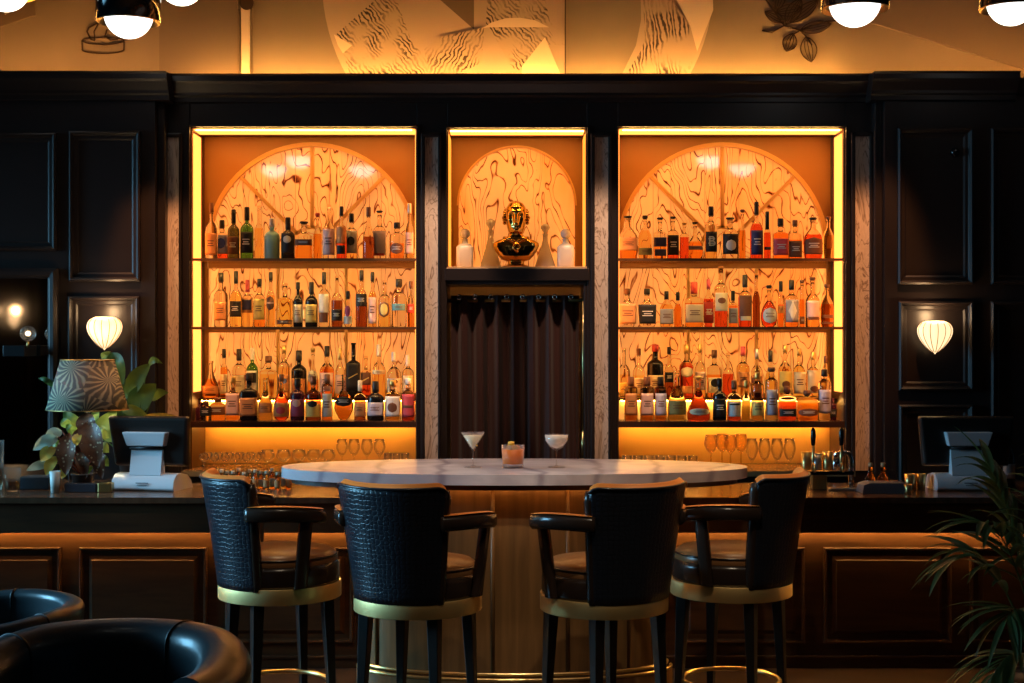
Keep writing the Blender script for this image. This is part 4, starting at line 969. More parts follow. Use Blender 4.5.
for row, Yr in enumerate((8.215, 8.31)):
    for i in range(6):
        u = 204 + i * 10.6 + row * 4; wine(u, 0, .098, .0285, 'tiny coupe glass in the packed group at the far left, %s in its %s row' % (ORD[i], ('front', 'rear')[row]), 'tiny coupes on the left ledge', bowl=.5, Y=Yr)
amber_gl = thin('amber_goblet', (1, .88, .62))
for i, (u, Yr) in enumerate(((711, 8.22), (722, 8.30), (730.5, 8.22), (741, 8.28))):
    wine(u, 0, .205, .040, 'amber cut-glass goblet behind the right table end, %s from left' % ORD[i], 'amber goblets on the right ledge', m=amber_gl, name='goblet', bowl=.52, Y=Yr)
for i, u in enumerate((752, 764.5, 777, 789.5)):
    wine(u, 0, .185, .0355, 'tall clear wine glass on right ledge above the stool, %s from left' % ORD[i], 'clear wine glasses on the right ledge', bowl=.7, Y=8.21)
for i in range(7):
    u = 627 + i * 11; t = empty('tumbler', (px(u, 8.23), 8.23, ZL + .0005), 0, 'low tumbler on right ledge just behind the marble top, %s from left' % ORD[i], 'tumbler', 'tumblers behind the table on the right ledge')
    mb = MB(); mb.lathe([(.026, 0), (.030, .085), (.0285, .085), (.0245, .008), (.001, .008)], seg=20); mb.build('glass', ledge_glass, t)
# mixing tins
for i, (u, h, m, d) in enumerate(((806, .105, brass, 'brass tin'), (817, .095, steel, 'steel tin'), (827.5, .108, brass, 'brass tin'), (836, .098, chrome, 'bright chrome tin'))):
    t = empty('mixing_tin', (px(u, 8.23), 8.23, ZL), 0, '%s beside the beer taps, %s from left on the right ledge' % (d, ORD[i]), 'mixing tin', 'mixing tins on the right ledge')
    mb = MB(); mb.lathe([(.024, 0), (.026, .003), (.029, h), (.0275, h), (.023, .006), (.001, .006)], seg=24); mb.build('cup', m, t)
    mb = MB(); mb.tube([(.029 * math.cos(a), .029 * math.sin(a), h) for a in [2 * PI * i2 / 24 for i2 in range(24)]], .0014, 6, closed=True); mb.build('rim', m, t)

# bitters bottles along the back of the bar counter
CZ = CT
bi = 0
for i in range(15):
    u = 209 + i * 5.6; Yr = 7.62 + (.075 if i % 2 else 0)
    if i in (13, 14): Yr += .02
    t = empty('bitters_bottle', (px(u + 1.5, Yr), Yr, CZ), 0, 'little bitters bottle behind the side-on left stool, %s from left' % ORD[i], 'bottle', 'bitters bottles along the left of the bar')
    mb = MB(); h = .090 + .008 * (i % 3); mb.lathe([(.016, 0), (.018, .004), (.018, h * .55), (.008, h * .72), (.007, h * .85)], seg=16); mb.build('body', LIQ[('amber', 'gold', 'orange')[i % 3]], t)
    mb = MB(); mb.lathe([(.0098, h * .82), (.0105, h * .86), (.0105, h)], seg=12); mb.build('cap', mat('cream_cap', (.85, .68, .48), .5), t)
    mb = MB(); label_patch(mb, .018, 2, 1, h * .1, h * .5, 'rect', 65, .001); mb.build('label', paper('cream' if i % 2 else 'orange'), t)

# ------------------------------------------------------------------ beer tap tower
Yt = 7.62
t = empty('beer_tap', (px(832, Yt), Yt, CZ), 0, 'beer tap tower with two black lever handles, right end of the lit alcove', 'beer tap')
bx = t.location.x
def q(u): return px(u, Yt) - bx
zz = lambda v: pz(v, Yt) - CZ
mb = MB(); mb.box(q(811), q(826), -.03, .03, .0, zz(473)); mb.build('brass_column', mat('brass_column', (.55, .42, .16), .4, 1), t, bevel=.004)
mb = MB(); mb.box(q(806), q(853), -.035, .035, zz(474), zz(470)); mb.build('cross_bar', black_gloss, t, bevel=.004)
for u in (812.7, 840.8):
    mb = MB(); mb.tube([(q(u), -.01, zz(472)), (q(u), -.01, zz(458)), (q(u), -.012, zz(444))], .008, 10); mb.tube([(q(u), -.01, zz(462)), (q(u), -.05, zz(464)), (q(u), -.055, zz(471))], .006, 8)
    fo_ = mb.build('faucet', brass, t)
    mb = MB(); mb.lathe([(.006, zz(446)), (.011, zz(443)), (.014, zz(436)), (.013, zz(430)), (.008, zz(427.5)), (.002, zz(427))], cx=q(u), cy=-.012, seg=16); mb.build('lever_handle', black_gloss, fo_)
mb = MB(); mb.tube([(q(834), .0, zz(455)), (q(842), .0, zz(452)), (q(848), 0, zz(453)), (q(850.5), 0, zz(457)), (q(851), 0, zz(465)), (q(851), 0, .0)], .016, 14); mb.build('chrome_pipe', chrome, t)
mb = MB(); mb.lathe([(.035, 0), (.035, .006), (.018, .010)], cx=q(851), seg=20); mb.build('pipe_foot', chrome, t)
mb = MB(); mb.box(q(826), q(862), -.10, -.045, 0, .012); mb.build('drip_tray', steel, t, bevel=.003)

# ------------------------------------------------------------------ right counter: jars, tray, cups, terminal
def cork_jar(u, label, Y=7.60):
    t = empty('cork_bottle', (px(u, Y), Y, CZ), 0, label, 'bottle', 'cork-stopped bottles by the tap')
    mb = MB(); mb.lathe([(.024, 0), (.028, .006), (.028, .06), (.013, .085), (.011, .12), (.013, .122)], seg=22); mb.build('body', LIQ['amber'], t)
    mb = MB(); mb.lathe([(.010, .118), (.012, .123), (.012, .142)], seg=14); mb.build('cork', mat('cork', (.45, .28, .14), .8), t)
cork_jar(870.5, 'left of two cork-stopped amber bottles beside the beer tap'); cork_jar(883, 'right of two cork-stopped amber bottles beside the beer tap')
mb = MB(); Yq = 7.42; mb.prism([(px(860, Yq), CZ), (px(862, Yq), CZ + .045), (px(868, Yq), CZ + .055), (px(903, Yq), CZ + .055), (px(905, Yq), CZ)], Yq - .05, Yq + .09)
o = mb.build('menu_box', mat('grey_box', (.16, .15, .16), .35), bevel=.004); tag(o, 'low grey slanted box in front of the cork-stopped bottles', 'box')
for u, r, h, m, d in ((910, .030, .085, brass, 'left tall brass jigger cup behind the small one'), (921, .026, .085, brass, 'right tall brass jigger cup next to the till')):
    mb = MB(); mb.lathe([(r * .85, 0), (r, h), (r - .002, h), (r * .8, .004), (.001, .004)], seg=24); o = mb.build('jigger_cup', m); o.location = (px(u, 7.58), 7.58, CZ); tag(o, d, 'cup', 'brass cups by the right till')
mb = MB(); mb.lathe([(.022, 0), (.014, .022), (.022, .05), (.021, .05), (.012, .024), (.001, .024)], seg=24); o = mb.build('jigger_cup', brass); o.location = (px(908, 7.36), 7.36, CZ); tag(o, 'small waisted brass jigger in front of the tall cups', 'cup', 'brass cups by the right till')

def till(u, Y, label, w_, tilt, yaw=0, silver=(.78, .78, .80)):
    t = empty('pos_terminal', (px(u, Y), Y, CZ), math.radians(yaw), label, 'cash register', 'tills on the bar counter')
    sil = mat('till_silver', silver, .35, metal=.15)
    # wave-shaped foot: side profile extruded in x
    prof = [(-.12, 0), (-.135, .012), (-.125, .055), (-.09, .085), (-.03, .09), (.05, .075), (.10, .04), (.12, 0)]
    mb = MB(); mb.prism(prof, -.175, .175, axis='x', smooth=True); mb.build('foot', sil, t, bevel=.006)
    mb = MB(); mb.box(-.035, .035, -.136, -.1335, .040, .046); mb.box(-.028, .028, -.1365, -.134, .030, .034); mb.build('maker_lettering', mat('till_print', (.25, .25, .27), .5), t)
    mb = MB(); mb.prism([(-.10, .08), (-.075, .215), (-.055, .215), (-.04, .08)], -.088, .088, axis='x'); mb.build('neck', sil, t, bevel=.004)
    mb = MB(); mb.add([(-.105, -.100, .235), (.105, -.100, .235), (.125, -.115, .310), (-.125, -.115, .310), (-.105, -.045, .235), (.105, -.045, .235), (.125, -.06, .310), (-.125, -.06, .310)],
                      [(0, 1, 2, 3), (7, 6, 5, 4), (0, 4, 5, 1), (1, 5, 6, 2), (2, 6, 7, 3), (3, 7, 4, 0)]); mb.build('bracket', sil, t, bevel=.006)
    mb = MB(); mb.tube([(-.09, -.085, .225), (.09, -.085, .225)], .010, 10); mb.build('hinge', black, t)
    mb = MB(); hw2 = w_ / 2
    mb.add([(-hw2 * .86, -.050, .135), (hw2 * .90, -.050, .135), (hw2, -.075, .385), (-hw2, -.075, .385), (-hw2 * .92, -.012, .120), (hw2 * .96, -.012, .120), (hw2 * 1.04, -.035, .395), (-hw2 * 1.04, -.035, .395)],
           [(0, 1, 2, 3), (7, 6, 5, 4), (0, 4, 5, 1), (1, 5, 6, 2), (2, 6, 7, 3), (3, 7, 4, 0)])
    so = mb.build('screen_housing', mat('till_black', (.018, .014, .012), .32), t, bevel=.012, seg=3)
    mb = MB(); mb.add([(-hw2 * .88, -.010, .135), (hw2 * .92, -.010, .135), (hw2, -.033, .380), (-hw2, -.033, .380)], [(0, 1, 2, 3)]); mb.add([(-hw2 * .88, -.006, .135), (hw2 * .92, -.006, .135), (hw2, -.029, .380), (-hw2, -.029, .380)], [(3, 2, 1, 0)]); mb.build('screen', black_gloss, so)
    return t
till(153, 7.63, 'silver and black till seen from behind, beside the leafy lamp on the left counter', .45, 0, -11)
till(963, 7.63, 'shadowed till seen from behind, at the right end of the counter behind palm leaves', .50, 0)

# ------------------------------------------------------------------ left counter: lamp, plants, glass, tray
Yl = 7.76
t = empty('table_lamp', (px(87.5, Yl), Yl, CZ), 0, 'table lamp with palm-leaf patterned drum shade, glowing on the left counter', 'lamp')
leafm = mat('leaf_fabric', (.2, .3, .3), .8)
tc = coords(leafm, 'Object', (1, 1, 1))
sx = N(leafm, 'ShaderNodeSeparateXYZ'); L(leafm, tc, sx.inputs[0])
def mathn(op, a, b=None, bv=None):
    n = N(leafm, 'ShaderNodeMath', operation=op); L(leafm, a, n.inputs[0])
    if b is not None: L(leafm, b, n.inputs[1])
    elif bv is not None: n.inputs[1].default_value = bv
    return n.outputs[0]
vo = N(leafm, 'ShaderNodeTexVoronoi', feature='F1', Scale=5.5); vo.inputs['Randomness'].default_value = .9; L(leafm, tc, vo.inputs[0])
# radial leaf fingers around each cell's centre
sub = N(leafm, 'ShaderNodeVectorMath', operation='SUBTRACT'); L(leafm, tc, sub.inputs[0]); L(leafm, vo.outputs['Position'], sub.inputs[1])
s2 = N(leafm, 'ShaderNodeSeparateXYZ'); L(leafm, sub.outputs[0], s2.inputs[0])
at = mathn('ARCTAN2', s2.outputs['Z'], s2.outputs['X']); ln = N(leafm, 'ShaderNodeVectorMath', operation='LENGTH'); L(leafm, sub.outputs[0], ln.inputs[0])
nzl = N(leafm, 'ShaderNodeTexNoise', Scale=9.0, Detail=3.0); L(leafm, tc, nzl.inputs[0])
tw = mathn('ADD', mathn('ADD', mathn('MULTIPLY', at, bv=17.), mathn('MULTIPLY', ln.outputs['Value'], bv=34.)), mathn('MULTIPLY', nzl.outputs[0], bv=9.)); sn = mathn('SINE', tw)
fac = mathn('MULTIPLY_ADD', sn, bv=.5)
leafm.node_tree.nodes[-1].inputs[2].default_value = .5
L(leafm, ramp(leafm, fac, [(.3, (.08, .12, .12)), (.55, (.16, .20, .15)), (.72, (.46, .42, .24)), (1, (.62, .58, .38))]), P_(leafm).inputs['Base Color'])
P_(leafm).inputs['Transmission Weight'].default_value = 0
zb, zt = pz(409, Yl) - CZ, pz(359.5, Yl) - CZ; rb, rt = 40 * Yl / F, 26 * Yl / F
mb = MB(); mb.lathe([(rb, zb), (rt, zt)], seg=64, cap=False); o = mb.build('lamp_shade', leafm, t, fix=False); so = o.modifiers.new('thick', 'SOLIDIFY'); so.thickness = .003
# faint transmission through the cloth
tr = N(leafm, 'ShaderNodeBsdfTranslucent'); tr.inputs[0].default_value = (.75, .38, .12, 1); ms = N(leafm, 'ShaderNodeMixShader'); ms.inputs[0].default_value = .14
out_ = [n for n in leafm.node_tree.nodes if n.type == 'OUTPUT_MATERIAL'][0]; L(leafm, P_(leafm).outputs[0], ms.inputs[1]); L(leafm, tr.outputs[0], ms.inputs[2]); L(leafm, ms.outputs[0], out_.inputs[0])
mb = MB()
for r, z in ((rb, zb), (rt, zt)): mb.tube([(r * math.cos(a), r * math.sin(a), z) for a in [2 * PI * i / 48 for i in range(48)]], .003, 6, closed=True)
for a in (0, 2.1, 4.2): mb.tube([(0, 0, zt - .02), (rt * math.cos(a), rt * math.sin(a), zt)], .002, 5)
mb.build('shade_wire', dark_brass, t)
mb = MB(); mb.lathe([(.065, 0), (.068, .012), (.03, .03), (.045, .07), (.05, .11), (.03, .16), (.012, .19), (.011, zt - .14)], seg=28); mb.build('lamp_base', mat('lamp_ceramic', (.05, .06, .06), .25), t)
mb = MB(); mb.lathe([(.012, zt - .14), (.028, zt - .11), (.030, zt - .09), (.018, zt - .065), (.001, zt - .06)], seg=16); mb.build('bulb', bulb_m, t)

def leaf(mb, base, d, length, width, droop=.4, fold=.15, twist=0, n=9, mi=0, tip=1.0):
    """a blade from BASE along D (3-D) that bends down, with a folded midrib"""
    d = Vector(d).normalized(); side = d.cross(Vector((0, 0, 1)));
    if side.length < .05: side = Vector((1, 0, 0))
    side.normalize(); side = Matrix.Rotation(twist, 3, d) @ side
    p = Vector(base); vs = []; cur = d.copy()
    for i in range(n + 1):
        f = i / n; wv = width * (math.sin(PI * min(1, f ** .75 * tip)) ** .8 if 0 < f < 1 else .03) * .5
        nrm = side.cross(cur).normalized()
        vs += [tuple(p - side * wv + nrm * fold * wv), tuple(p - side * wv * .5 + nrm * fold * wv * .35), tuple(p), tuple(p + side * wv * .5 + nrm * fold * wv * .35), tuple(p + side * wv + nrm * fold * wv)]
        cur = (cur + Vector((0, 0, -droop / n))).normalized(); p = p + cur * length / n
    mb.add(vs, [(i * 5 + k, i * 5 + k + 1, i * 5 + 6 + k, i * 5 + 5 + k) for i in range(n) for k in range(4)], mi, True)
def leafmat(name, c1, c2, tr_=.4):
    m = mat(name, c1, .38); v = coords(m, 'Object', (6, 6, 6)); nz = N(m, 'ShaderNodeTexNoise', Scale=2., Detail=3.); L(m, v, nz.inputs[0])
    L(m, ramp(m, nz.outputs[0], [(.35, c1), (.7, c2)]), P_(m).inputs['Base Color'])
    tr = N(m, 'ShaderNodeBsdfTranslucent'); tr.inputs[0].default_value = (*[min(1, q * 1.6) for q in c2], 1); ms = N(m, 'ShaderNodeMixShader'); ms.inputs[0].default_value = tr_
    out_ = [n for n in m.node_tree.nodes if n.type == 'OUTPUT_MATERIAL'][0]; L(m, P_(m).outputs[0], ms.inputs[1]); L(m, tr.outputs[0], ms.inputs[2]); L(m, ms.outputs[0], out_.inputs[0]); return m
gm = leafmat('leaf_green', (.06, .16, .05), (.16, .30, .08)); gm2 = leafmat('leaf_bright', (.16, .30, .06), (.34, .46, .12)); dkg = leafmat('palm_green', (.018, .042, .012), (.05, .09, .028)); yl_ = leafmat('leaf_gold', (.30, .28, .05), (.50, .42, .10), .4)
terracotta = mat('dark_pot', (.05, .04, .035), .5); whitepot = mat('white_pot', (.62, .66, .62), .4)
def pot(name, par, r, h, m, cx=0, cy=0):
    mb = MB(); mb.lathe([(r * .78, 0), (r, h), (r * 1.06, h), (r * 1.06, h - .008), (r * .94, h - .01), (r * .90, h - .014), (.001, h - .014)], cx=cx, cy=cy, seg=28); return mb.build(name, m, par)
# big-leaved plant behind the lamp
Yp = 8.06
t = empty('leafy_plant', (px(132, Yp), Yp, CZ), 0, 'broad-leaved green plant in a pot behind the lamp and till', 'plant')
pot('pot', t, .075, .13, terracotta)
def leafp(mb, a, b, width, sag=.0, belly=.5, roll=0., n=10, out=.02):
    """a broad blade from A to B facing the room, arched by SAG, widest at BELLY"""
    a = Vector(a); b = Vector(b); d = b - a; side = d.cross(Vector((0, 1, 0)))
    if side.length < 1e-4: side = Vector((0, 0, 1))
    side.normalize(); side = Matrix.Rotation(roll, 3, d.normalized()) @ side; nrm = side.cross(d).normalized(); vs = []
    ex = math.log(.5) / math.log(belly)
    for i in range(n + 1):
        f = i / n; p = a.lerp(b, f) + Vector((0, -out * math.sin(PI * f), sag * math.sin(PI * f))); wv = width * .5 * (math.sin(PI * f ** ex) ** .75 if 0 < f < 1 else .02)
        for k in (-1, -.5, 0, .5, 1): vs.append(tuple(p + side * wv * k - nrm * abs(k) * wv * .28 + Vector((0, .004 * math.sin(9 * f + k), 0))))
    mb.add(vs, [(i * 5 + k, i * 5 + k + 1, i * 5 + 6 + k, i * 5 + 5 + k) for i in range(n) for k in range(4)], 0, True)
def plant_leaf(u0, Y0, p0, p1, w_px, m, root=(0, 0, .11), dy=0, sag=0., belly=.4, roll=0., stem=None):
    s_ = Y0 / F; A_ = Vector(((p0[0] - u0) * s_, dy, pz(p0[1], Y0) - CZ)); B_ = Vector(((p1[0] - u0) * s_, dy - .02, pz(p1[1], Y0) - CZ)); r0 = Vector(root)
    mid = (r0 + A_) / 2 + Vector((0, 0, .03)); m_ = MB(); m_.tube([r0, r0.lerp(mid, .5), mid, mid.lerp(A_, .6), A_], .0035, 6); m_.build('stem', stem or gm, t)
    m_ = MB(); leafp(m_, A_, B_, w_px * s_, sag, belly, roll); m_.build('leaf', m, t, fix=False)
for p0, p1, w_, m, sag, dy in [((112, 352), (125, 384), 21, gm, .01, -.02), ((103, 358), (113, 351), 7, gm2, .0, -.03), ((128, 396), (151, 363), 17, gm, .02, .0), ((148, 366), (164, 363), 7, gm, .03, -.01), ((130, 412), (156, 383), 24, gm, .01, .02),
        ((124, 409), (151, 415), 11, gm2, .015, -.04), ((138, 423), (180, 415), 11, yl_, .012, -.05), ((84, 432), (66, 409), 17, gm2, .0, -.02), ((98, 434), (120, 408), 15, gm2, .0, -.03), ((92, 428), (100, 408), 12, gm2, 0, -.01),
        ((54, 388), (37, 378), 6, gm, .02, .04), ((112, 430), (135, 404), 14, gm, .0, .0), ((120, 400), (133, 372), 12, gm, .0, .05), ((150, 400), (168, 392), 10, gm, .02, .03), ((118, 440), (104, 424), 12, gm2, 0, -.05)]:
    plant_leaf(132, Yp, p0, p1, w_, m, dy=dy, sag=sag)
# spotted begonia
Yg = 7.60
t = empty('begonia_plant', (px(82, Yg), Yg, CZ), 0, 'spotted begonia with bronze and pale leaves in front of the lamp', 'plant')
pot('pot', t, .055, .085, terracotta)
spot_m = mat('begonia_leaf', (.14, .06, .03), .4); vo = N(spot_m, 'ShaderNodeTexVoronoi', feature='F1', Scale=42.0); L(spot_m, coords(spot_m), vo.inputs[0])
L(spot_m, ramp(spot_m, vo.outputs['Distance'], [(.0, (.55, .42, .26)), (.2, (.50, .38, .22)), (.28, (.13, .055, .03)), (1, (.20, .08, .035))]), P_(spot_m).inputs['Base Color'])
pale_leaf = leafmat('leaf_pale', (.30, .42, .34), (.50, .62, .50), .3); yl = leafmat('leaf_yellow', (.50, .34, .06), (.70, .50, .10), .3)
for p0, p1, w_, m, bl_, dy in [((72, 432), (70, 474), 19, spot_m, .42, -.05), ((90, 420), (102, 466), 25, spot_m, .40, -.04), ((86, 412), (92, 437), 20, spot_m, .45, -.01), ((84, 448), (88, 478), 14, spot_m, .4, -.02), ((98, 448), (104, 478), 14, spot_m, .4, -.01), ((78, 428), (84, 456), 15, spot_m, .45, .0),
        ((60, 436), (36, 449), 13, pale_leaf, .4, -.03), ((54, 462), (30, 469), 9, pale_leaf, .4, -.04), ((62, 430), (46, 440), 12, pale_leaf, .4, .0), ((58, 446), (45, 460), 13, yl, .45, -.05), ((60, 455), (50, 474), 11, yl, .45, -.05), ((74, 438), (60, 446), 9, yl, .5, .0), ((88, 440), (96, 462), 13, yl, .45, .01), ((84, 432), (80, 445), 9, yl, .5, -.06),
        ((96, 430), (109, 438), 12, gm2, .45, .02), ((100, 444), (109, 452), 12, gm2, .45, .02), ((100, 456), (109, 466), 11, gm, .45, .02), ((68, 428), (62, 418), 10, gm, .45, .03), ((76, 436), (66, 424), 9, gm, .45, .03), ((64, 448), (52, 443), 10, gm, .45, .02), ((92, 466), (80, 476), 10, gm, .5, .02), ((70, 466), (62, 478), 9, yl, .5, .0)]:
    plant_leaf(82, Yg, p0, p1, w_, m, root=(0, 0, .075), dy=dy, sag=.008, belly=bl_, stem=mat('begonia_stem', (.30, .06, .03), .5))
mb = MB(); mb.lathe([(.021, 0), (.028, .112), (.026, .112), (.019, .005), (.001, .005)], seg=24); o = mb.build('white_cup', mat('white_cup', (.70, .74, .68), .4)); o.location = (px(55, 7.44), 7.44, CZ); tag(o, 'slim white ceramic cup in front of the begonia', 'cup')
mb = MB(); mb.box(px(65, 7.46), px(97, 7.46), 7.44, 7.50, CZ, CZ + .045); o = mb.build('napkin_box', mat('dark_box', (.035, .035, .045), .4), bevel=.004); tag(o, 'low dark box standing between white cup and till', 'box')
mb = MB(); mb.box(px(20, 7.62), px(51, 7.62), 7.58, 7.74, CZ, CZ + .065); o = mb.build('tray_stack', mat('dark_box2', (.05, .055, .065), .35), bevel=.004); tag(o, 'dark flat stack of trays behind the white cup', 'tray')
mb = MB(); mb.box(px(99, 7.46), px(113, 7.46), 7.43, 7.49, CZ, CZ + .05); o = mb.build('brass_tray', dark_brass, bevel=.006); tag(o, 'small black and brass dish left of the silver till', 'dish')
def shot(u, Y, r, h, label, liqm):
    t = empty('drinking_glass', (px(u, Y), Y, CZ + .0005), 0, label, 'glass', 'glasses at the left end of the bar')
    mb = MB(); mb.lathe([(r * .85, 0), (r, h), (r - .002, h), (r * .82, .008), (.001, .008)], seg=26); mb.build('glass', thin_glass, t)
    mb = MB(); mb.lathe([(r * .80, .009), (r * .9, h * .45), (.001, h * .45)], seg=24); mb.build('drink', liqm, t)
shot(12.5, 7.50, .043, .125, 'short glass of amber drink at left end of the counter', LIQ['amber'])
shot(-3, 7.50, .036, .27, 'tall glass cut by the left picture edge', LIQ['clear'])

# ------------------------------------------------------------------ sconces
def sconce(u, v, label):
    Y = YS - .085; t = empty('wall_sconce', (px(u, Y), Y, pz(v, Y)), 0, label, 'wall lamp', 'shell sconces on the panelled piers')
    s = Y / F; K = 48
    def f(uu, vv):
        a = 2 * PI * uu; z = (15.5 - 33 * vv) * s
        w_ = 17 * s * (math.sin(min(1, vv * 1.0 + .03) ** .62 * PI) ** .62 if vv < .999 else .02) * (1.0 if vv < .45 else 1 - .12 * (vv - .45))
        rib = 1 + .045 * abs(math.cos(a * 9)); return (w_ * rib * math.cos(a), w_ * rib * .62 * math.sin(a), z)
    mb = MB(); mb.grid(f, 96, 28, closed_u=True); o = mb.build('shell_shade', sconce_glow, t, fix=False)
    mb = MB()
    for k in range(14):
        a = 2 * PI * (k + .5) / 14; mb.tube([tuple(Vector(f(a / (2 * PI), i / 16)) * 1.01) for i in range(1, 16)], .0022, 5)
    mb.build('ribs', mat('sconce_rib', (.65, .35, .14), .4), o)
    mb = MB(); mb.tube([(0, 0, -.02), (0, .082, -.02)], .012, 10); mb.lathe([(.001, 0), (.03, 0.001), (.03, .006), (.001, .007)], seg=20); mb.build('wall_arm', dark_brass, t)
    l = bpy.data.lights.new('sconce_light', 'POINT'); l.energy = 2.2; l.color = (1, .62, .30); l.shadow_soft_size = .03; lo = bpy.data.objects.new('sconce_light', l); C.objects.link(lo); lo.parent = t; lo.location = (0, -.02, .12); return t
sconce(104.5, 332, 'glowing shell-shaped wall sconce above the table lamp')
ts = sconce(0, 0, 'wall sconce seen only as a warm glow inside the mirror at far left'); ts.location = (-5.91, -.55, 1.95); ts.rotation_euler = (0, 0, PI / 2)
sconce(935, 336, 'glowing shell-shaped wall sconce on the dark right pier')

# ------------------------------------------------------------------ framed mirror at the far left
t = empty('wall_mirror', (px(-20, YS), YS - .02, ZS(400)), 0, 'dark framed wall mirror reflecting warm light at the left edge', 'mirror')
x0, x1, z0, z1 = XS(-110), XS(59), ZS(560), ZS(268)
mb = MB()
prf = [(0, 0), (0, .03), (.02, .045), (.04, .04), (.052, .022), (.058, .020)]
vs = []
for ins, pr in prf: vs += [(x0 + ins, YS - pr, z0 + ins), (x1 - ins, YS - pr, z0 + ins), (x1 - ins, YS - pr, z1 - ins), (x0 + ins, YS - pr, z1 - ins)]
mb.add(vs, [(j * 4 + i, j * 4 + (i + 1) % 4, (j + 1) * 4 + (i + 1) % 4, (j + 1) * 4 + i) for j in range(5) for i in range(4)]); o = mb.build('frame', dark_paint, t); o.location = -t.location
mb = MB(); mb.box(x0 + .05, x1 - .05, YS - .018, YS - .012, z0 + .05, z1 - .05); o = mb.build('mirror_glass', mat('mirror_glass', (.70, .64, .58), .04, 1), t); o.location = -t.location
Yk = 7.95
t = empty('hanging_lamp', (px(28, Yk), Yk, pz(333, Yk)), 0, 'small round clear glass globe lamp on a dark bracket at far left', 'lamp')
mb = MB(); mb.lathe([(.044 * math.sin(PI * i / 14) + .0002, -.044 * math.cos(PI * i / 14)) for i in range(15)], seg=28); mb.build('globe', thin_glass, t)
mb = MB(); mb.lathe([(.014 * math.sin(PI * i / 8) + .0002, -.014 * math.cos(PI * i / 8)) for i in range(9)], seg=12); mb.build('bulb', mat('small_bulb', (1, .8, .6), .5, emis=(1, .7, .4), es=5), t)
mb = MB(); mb.tube([(0, 0, -.044), (0, 0, -.07), (-.03, .05, -.075), (-.05, .19, -.075)], .008, 8); mb.build('bracket', dark_brass, t)
mb = MB(); mb.box(px(4, Yk), px(26, Yk), 7.93, 8.13, pz(356, Yk), pz(345, Yk)); o = mb.build('wall_bracket_shelf', black, bevel=.003); tag(o, 'small black bracket box below the glass globe, far left', 'bracket')

# ------------------------------------------------------------------ ceiling lights
def pendant(u, v, w_, label, seen=True):
    """opal half-globe under a black drum; u, v = lowest point, w_ = globe width in pixels"""
    Y = .26 * F / w_; return pendant_at(px(u, Y), Y, pz(v, Y), label)
def pendant_at(x_, Y, z, label, group='drum pendant lights'):
    d = .26; t = empty('pendant_light', (x_, Y, z), 0, label, 'ceiling light', group)
    mb = MB(); R = d / 2
    mb.lathe([(R * math.sin(PI / 2 * i / 10) + .0003, R - R * math.cos(PI / 2 * i / 10)) for i in range(11)] + [(R, R + .02)], seg=36); mb.build('globe', opal, t)
    mb = MB(); mb.lathe([(R * 1.30, R * .70), (R * 1.32, R * .70), (R * 1.32, R * .70 + .24), (R * .3, R * .70 + .26), (R * .3, R * .70 + .25), (R * 1.29, R * .70 + .235)], seg=40, cap=False); so = mb.build('drum', black_gloss, t)
    mb = MB(); mb.lathe([(R * 1.03, R * .88), (R * 1.28, R * .66), (R * 1.28, R * .80), (R * 1.03, R * .92)], seg=40, cap=False); mb.build('brass_collar', brass, t)
    mb = MB(); mb.tube([(0, 0, R * .7 + .25), (0, 0, 4.3 - z)], .010, 8); mb.lathe([(.06, 4.3 - z - .03), (.06, 4.3 - z)], seg=20); mb.build('rod', black, t)
pendant(128.5, 38, 48, 'pendant with whole white half-globe, hanging at upper left')
pendant(855, 26.5, 51, 'pendant hanging in front of the branch drawing, upper right')
pendant(1012, 25, 49, 'pendant cut by the upper right picture corner')
pendant(181, 5, 46, 'pendant barely dipping into view between left pendant and painted post')
pendant(5, 11, 47, 'pendant barely visible in the upper left corner')
for x_, y_ in ((-2.29, 3.7), (-1.94, 4.4), (-1.44, 3.7), (1.81, 4.4), (2.2, 3.8)):  # the rows over the seating, seen only as reflections in the arches
    pendant_at(x_, y_, 3.28, 'pendant over the seating, seen mirrored in the %s arch' % ('left' if x_ < 0 else 'right'), 'reflected drum pendants, %s arch' % ('left' if x_ < 0 else 'right'))
mb = MB(); Yv = YS; mb.lathe([(.028 * math.cos(PI / 2 * i / 8) + .0003, .028 * math.sin(PI / 2 * i / 8)) for i in range(9)], seg=20)
o = mb.build('wall_fixture', black_gloss); o.rotation_euler = (PI / 2, 0, 0); o.location = (XS(955), YS, ZS(152)); tag(o, 'small round dark dome fixed high on the right pier', 'fixture')

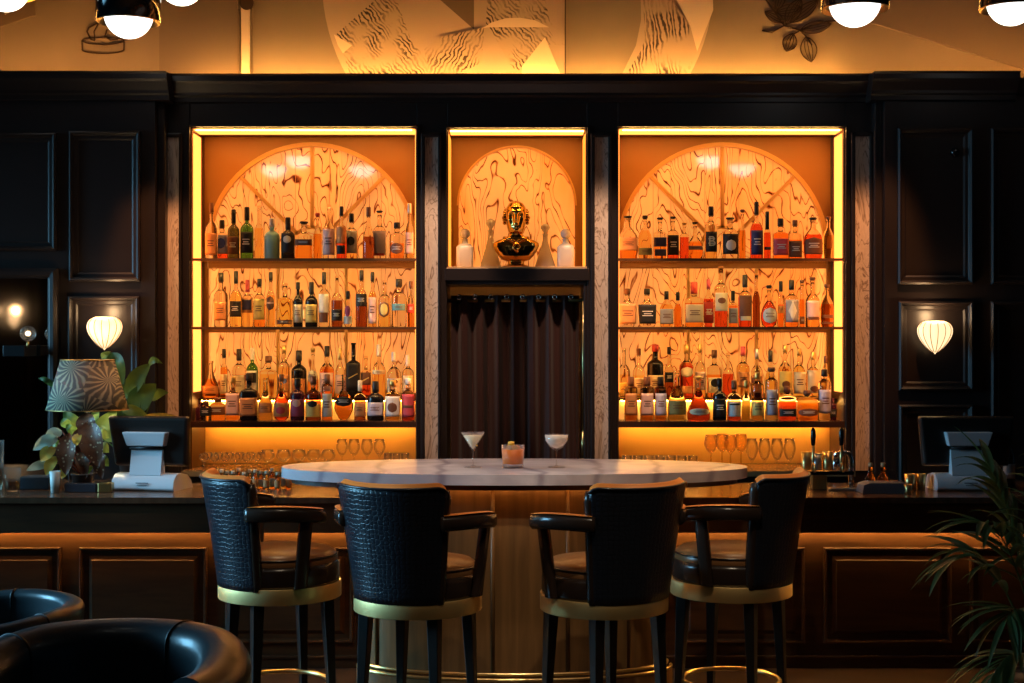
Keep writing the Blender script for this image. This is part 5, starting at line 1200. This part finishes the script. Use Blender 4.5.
# ------------------------------------------------------------------ palm and bottle at the right
Yk = 5.6
t = empty('potted_palm', (px(1045, Yk), Yk, 0), 0, 'dark green palm with long arching leaflets at the right edge', 'plant')
pot('pot', t, .18, .38, terracotta)
mb = MB(); mb.lathe([(.16, .360), (.165, .366), (.001, .369)], seg=20); mb.build('soil', mat('soil', (.02, .014, .01), .95), t)
rp = random.Random(5)
def frond(tip, lift, nl=8, ll=.31):
    mb = MB(); b0 = Vector((rp.uniform(-.03, .03), rp.uniform(-.03, .03), .35)); tip = Vector(tip); c = (b0 + tip) / 2 + Vector((0, 0, lift))
    P = [b0 * (1 - f) ** 2 + c * 2 * f * (1 - f) + tip * f * f for f in [i / 20 for i in range(21)]]
    mb.tube(P, .006, 6, taper=lambda q: 1 - .75 * q); so = mb.build('frond_stem', dkg, t); mb = MB()
    for i in range(nl):
        f = .42 + .56 * i / (nl - 1); k = f * 20; j = min(19, int(k)); p = P[j].lerp(P[j + 1], k - j); d = (P[j + 1] - P[j]).normalized(); sd = d.cross(Vector((0, 0, 1))).normalized()
        for sg in (-1, 1):
            dd = d * .75 + sd * sg * (.9 - .4 * f) + Vector((0, 0, rp.uniform(.0, .25))); leaf(mb, p, dd, ll * (1.1 - .45 * abs(f - .6) * 2) * rp.uniform(.85, 1.1), .034, rp.uniform(.8, 1.6), .3, rp.uniform(-.4, .4), n=8)
    leaf(mb, P[-1], (P[-1] - P[-2]), ll * .8, .024, .8, .3); mb.build('frond', dkg, t, fix=False)
def pt(u, v, dy): return (px(u, Yk) - px(1045, Yk), dy, pz(v, Yk))
for a in [((978, 520, -.1), .28), ((962, 556, .0), .30), ((1000, 475, .1), .2), ((990, 606, -.2), .25), ((985, 668, -.1), .2), ((1075, 450, .1), .2), ((1040, 500, -.15), .3), ((1100, 560, 0), .3)]:
    frond(pt(*a[0]), a[1])
Yw_ = 7.7
t = empty('wine_bottle', (px(1008, Yw_), Yw_, CZ), 0, 'dark wine bottle behind the palm, right end of the counter', 'bottle')
mb = MB(); mb.lathe([(.034, 0), (.037, .006), (.037, .17), (.015, .22), (.013, .29), (.016, .292), (.016, .30)], seg=24); mb.build('body', LIQ['black'], t)
mb = MB(); label_patch(mb, .037, 2, 1, .05, .13, 'rect', 60, .001); mb.build('label', paper('grey'), t)
mb = MB(); mb.lathe([(.0165, .262), (.0168, .301)], seg=16); mb.build('cap', capm('black'), t)
# unseen spots added to brighten the table, drinks, stools and till
spot('bar_fill', (.0, 5.9, 4.1), (0, 7.0, 1.05), 150, 30, (1, .78, .66))  # added fill for the tabletop and drinks
spot('cocktail_fill', (0, 3.6, 4.2), (0, 7.05, 1.12), 190, 12, (1, .84, .70))  # added frontal fill that keeps the drinks from going dark
for sx_, e_ in ((-1, 85), (1, 150)): spot('seat_fill', (sx_ * .7, 4.2, 4.1), (sx_ * .62, 6.3, .75), e_, 30, (1, .80, .56))  # added fill for the brass bands and stool backs
for u, e in ((172.5, 330), (431.5, 360), (601, 360), (861.5, 330)): spot('pilaster_spot', (px(u, YW), 7.0, 4.15), (px(u, YW), YW, 1.9), e, 20, (1, .62, .40) if 350 < e else (1, .42, .16))
spot('stool_fill', (-1.3, 7.3, 4.1), (-.95, 6.7, .8), 90, 36); spot('stool_fill', (1.3, 7.3, 4.1), (.95, 6.7, .8), 90, 36)  # added fill for the stool rims and seat tops
spot('counter_fill', (-1.4, 6.3, 4.1), (-1.9, 7.6, 1.0), 105, 20, (1, .90, .85))  # added fill for the till on the left counter
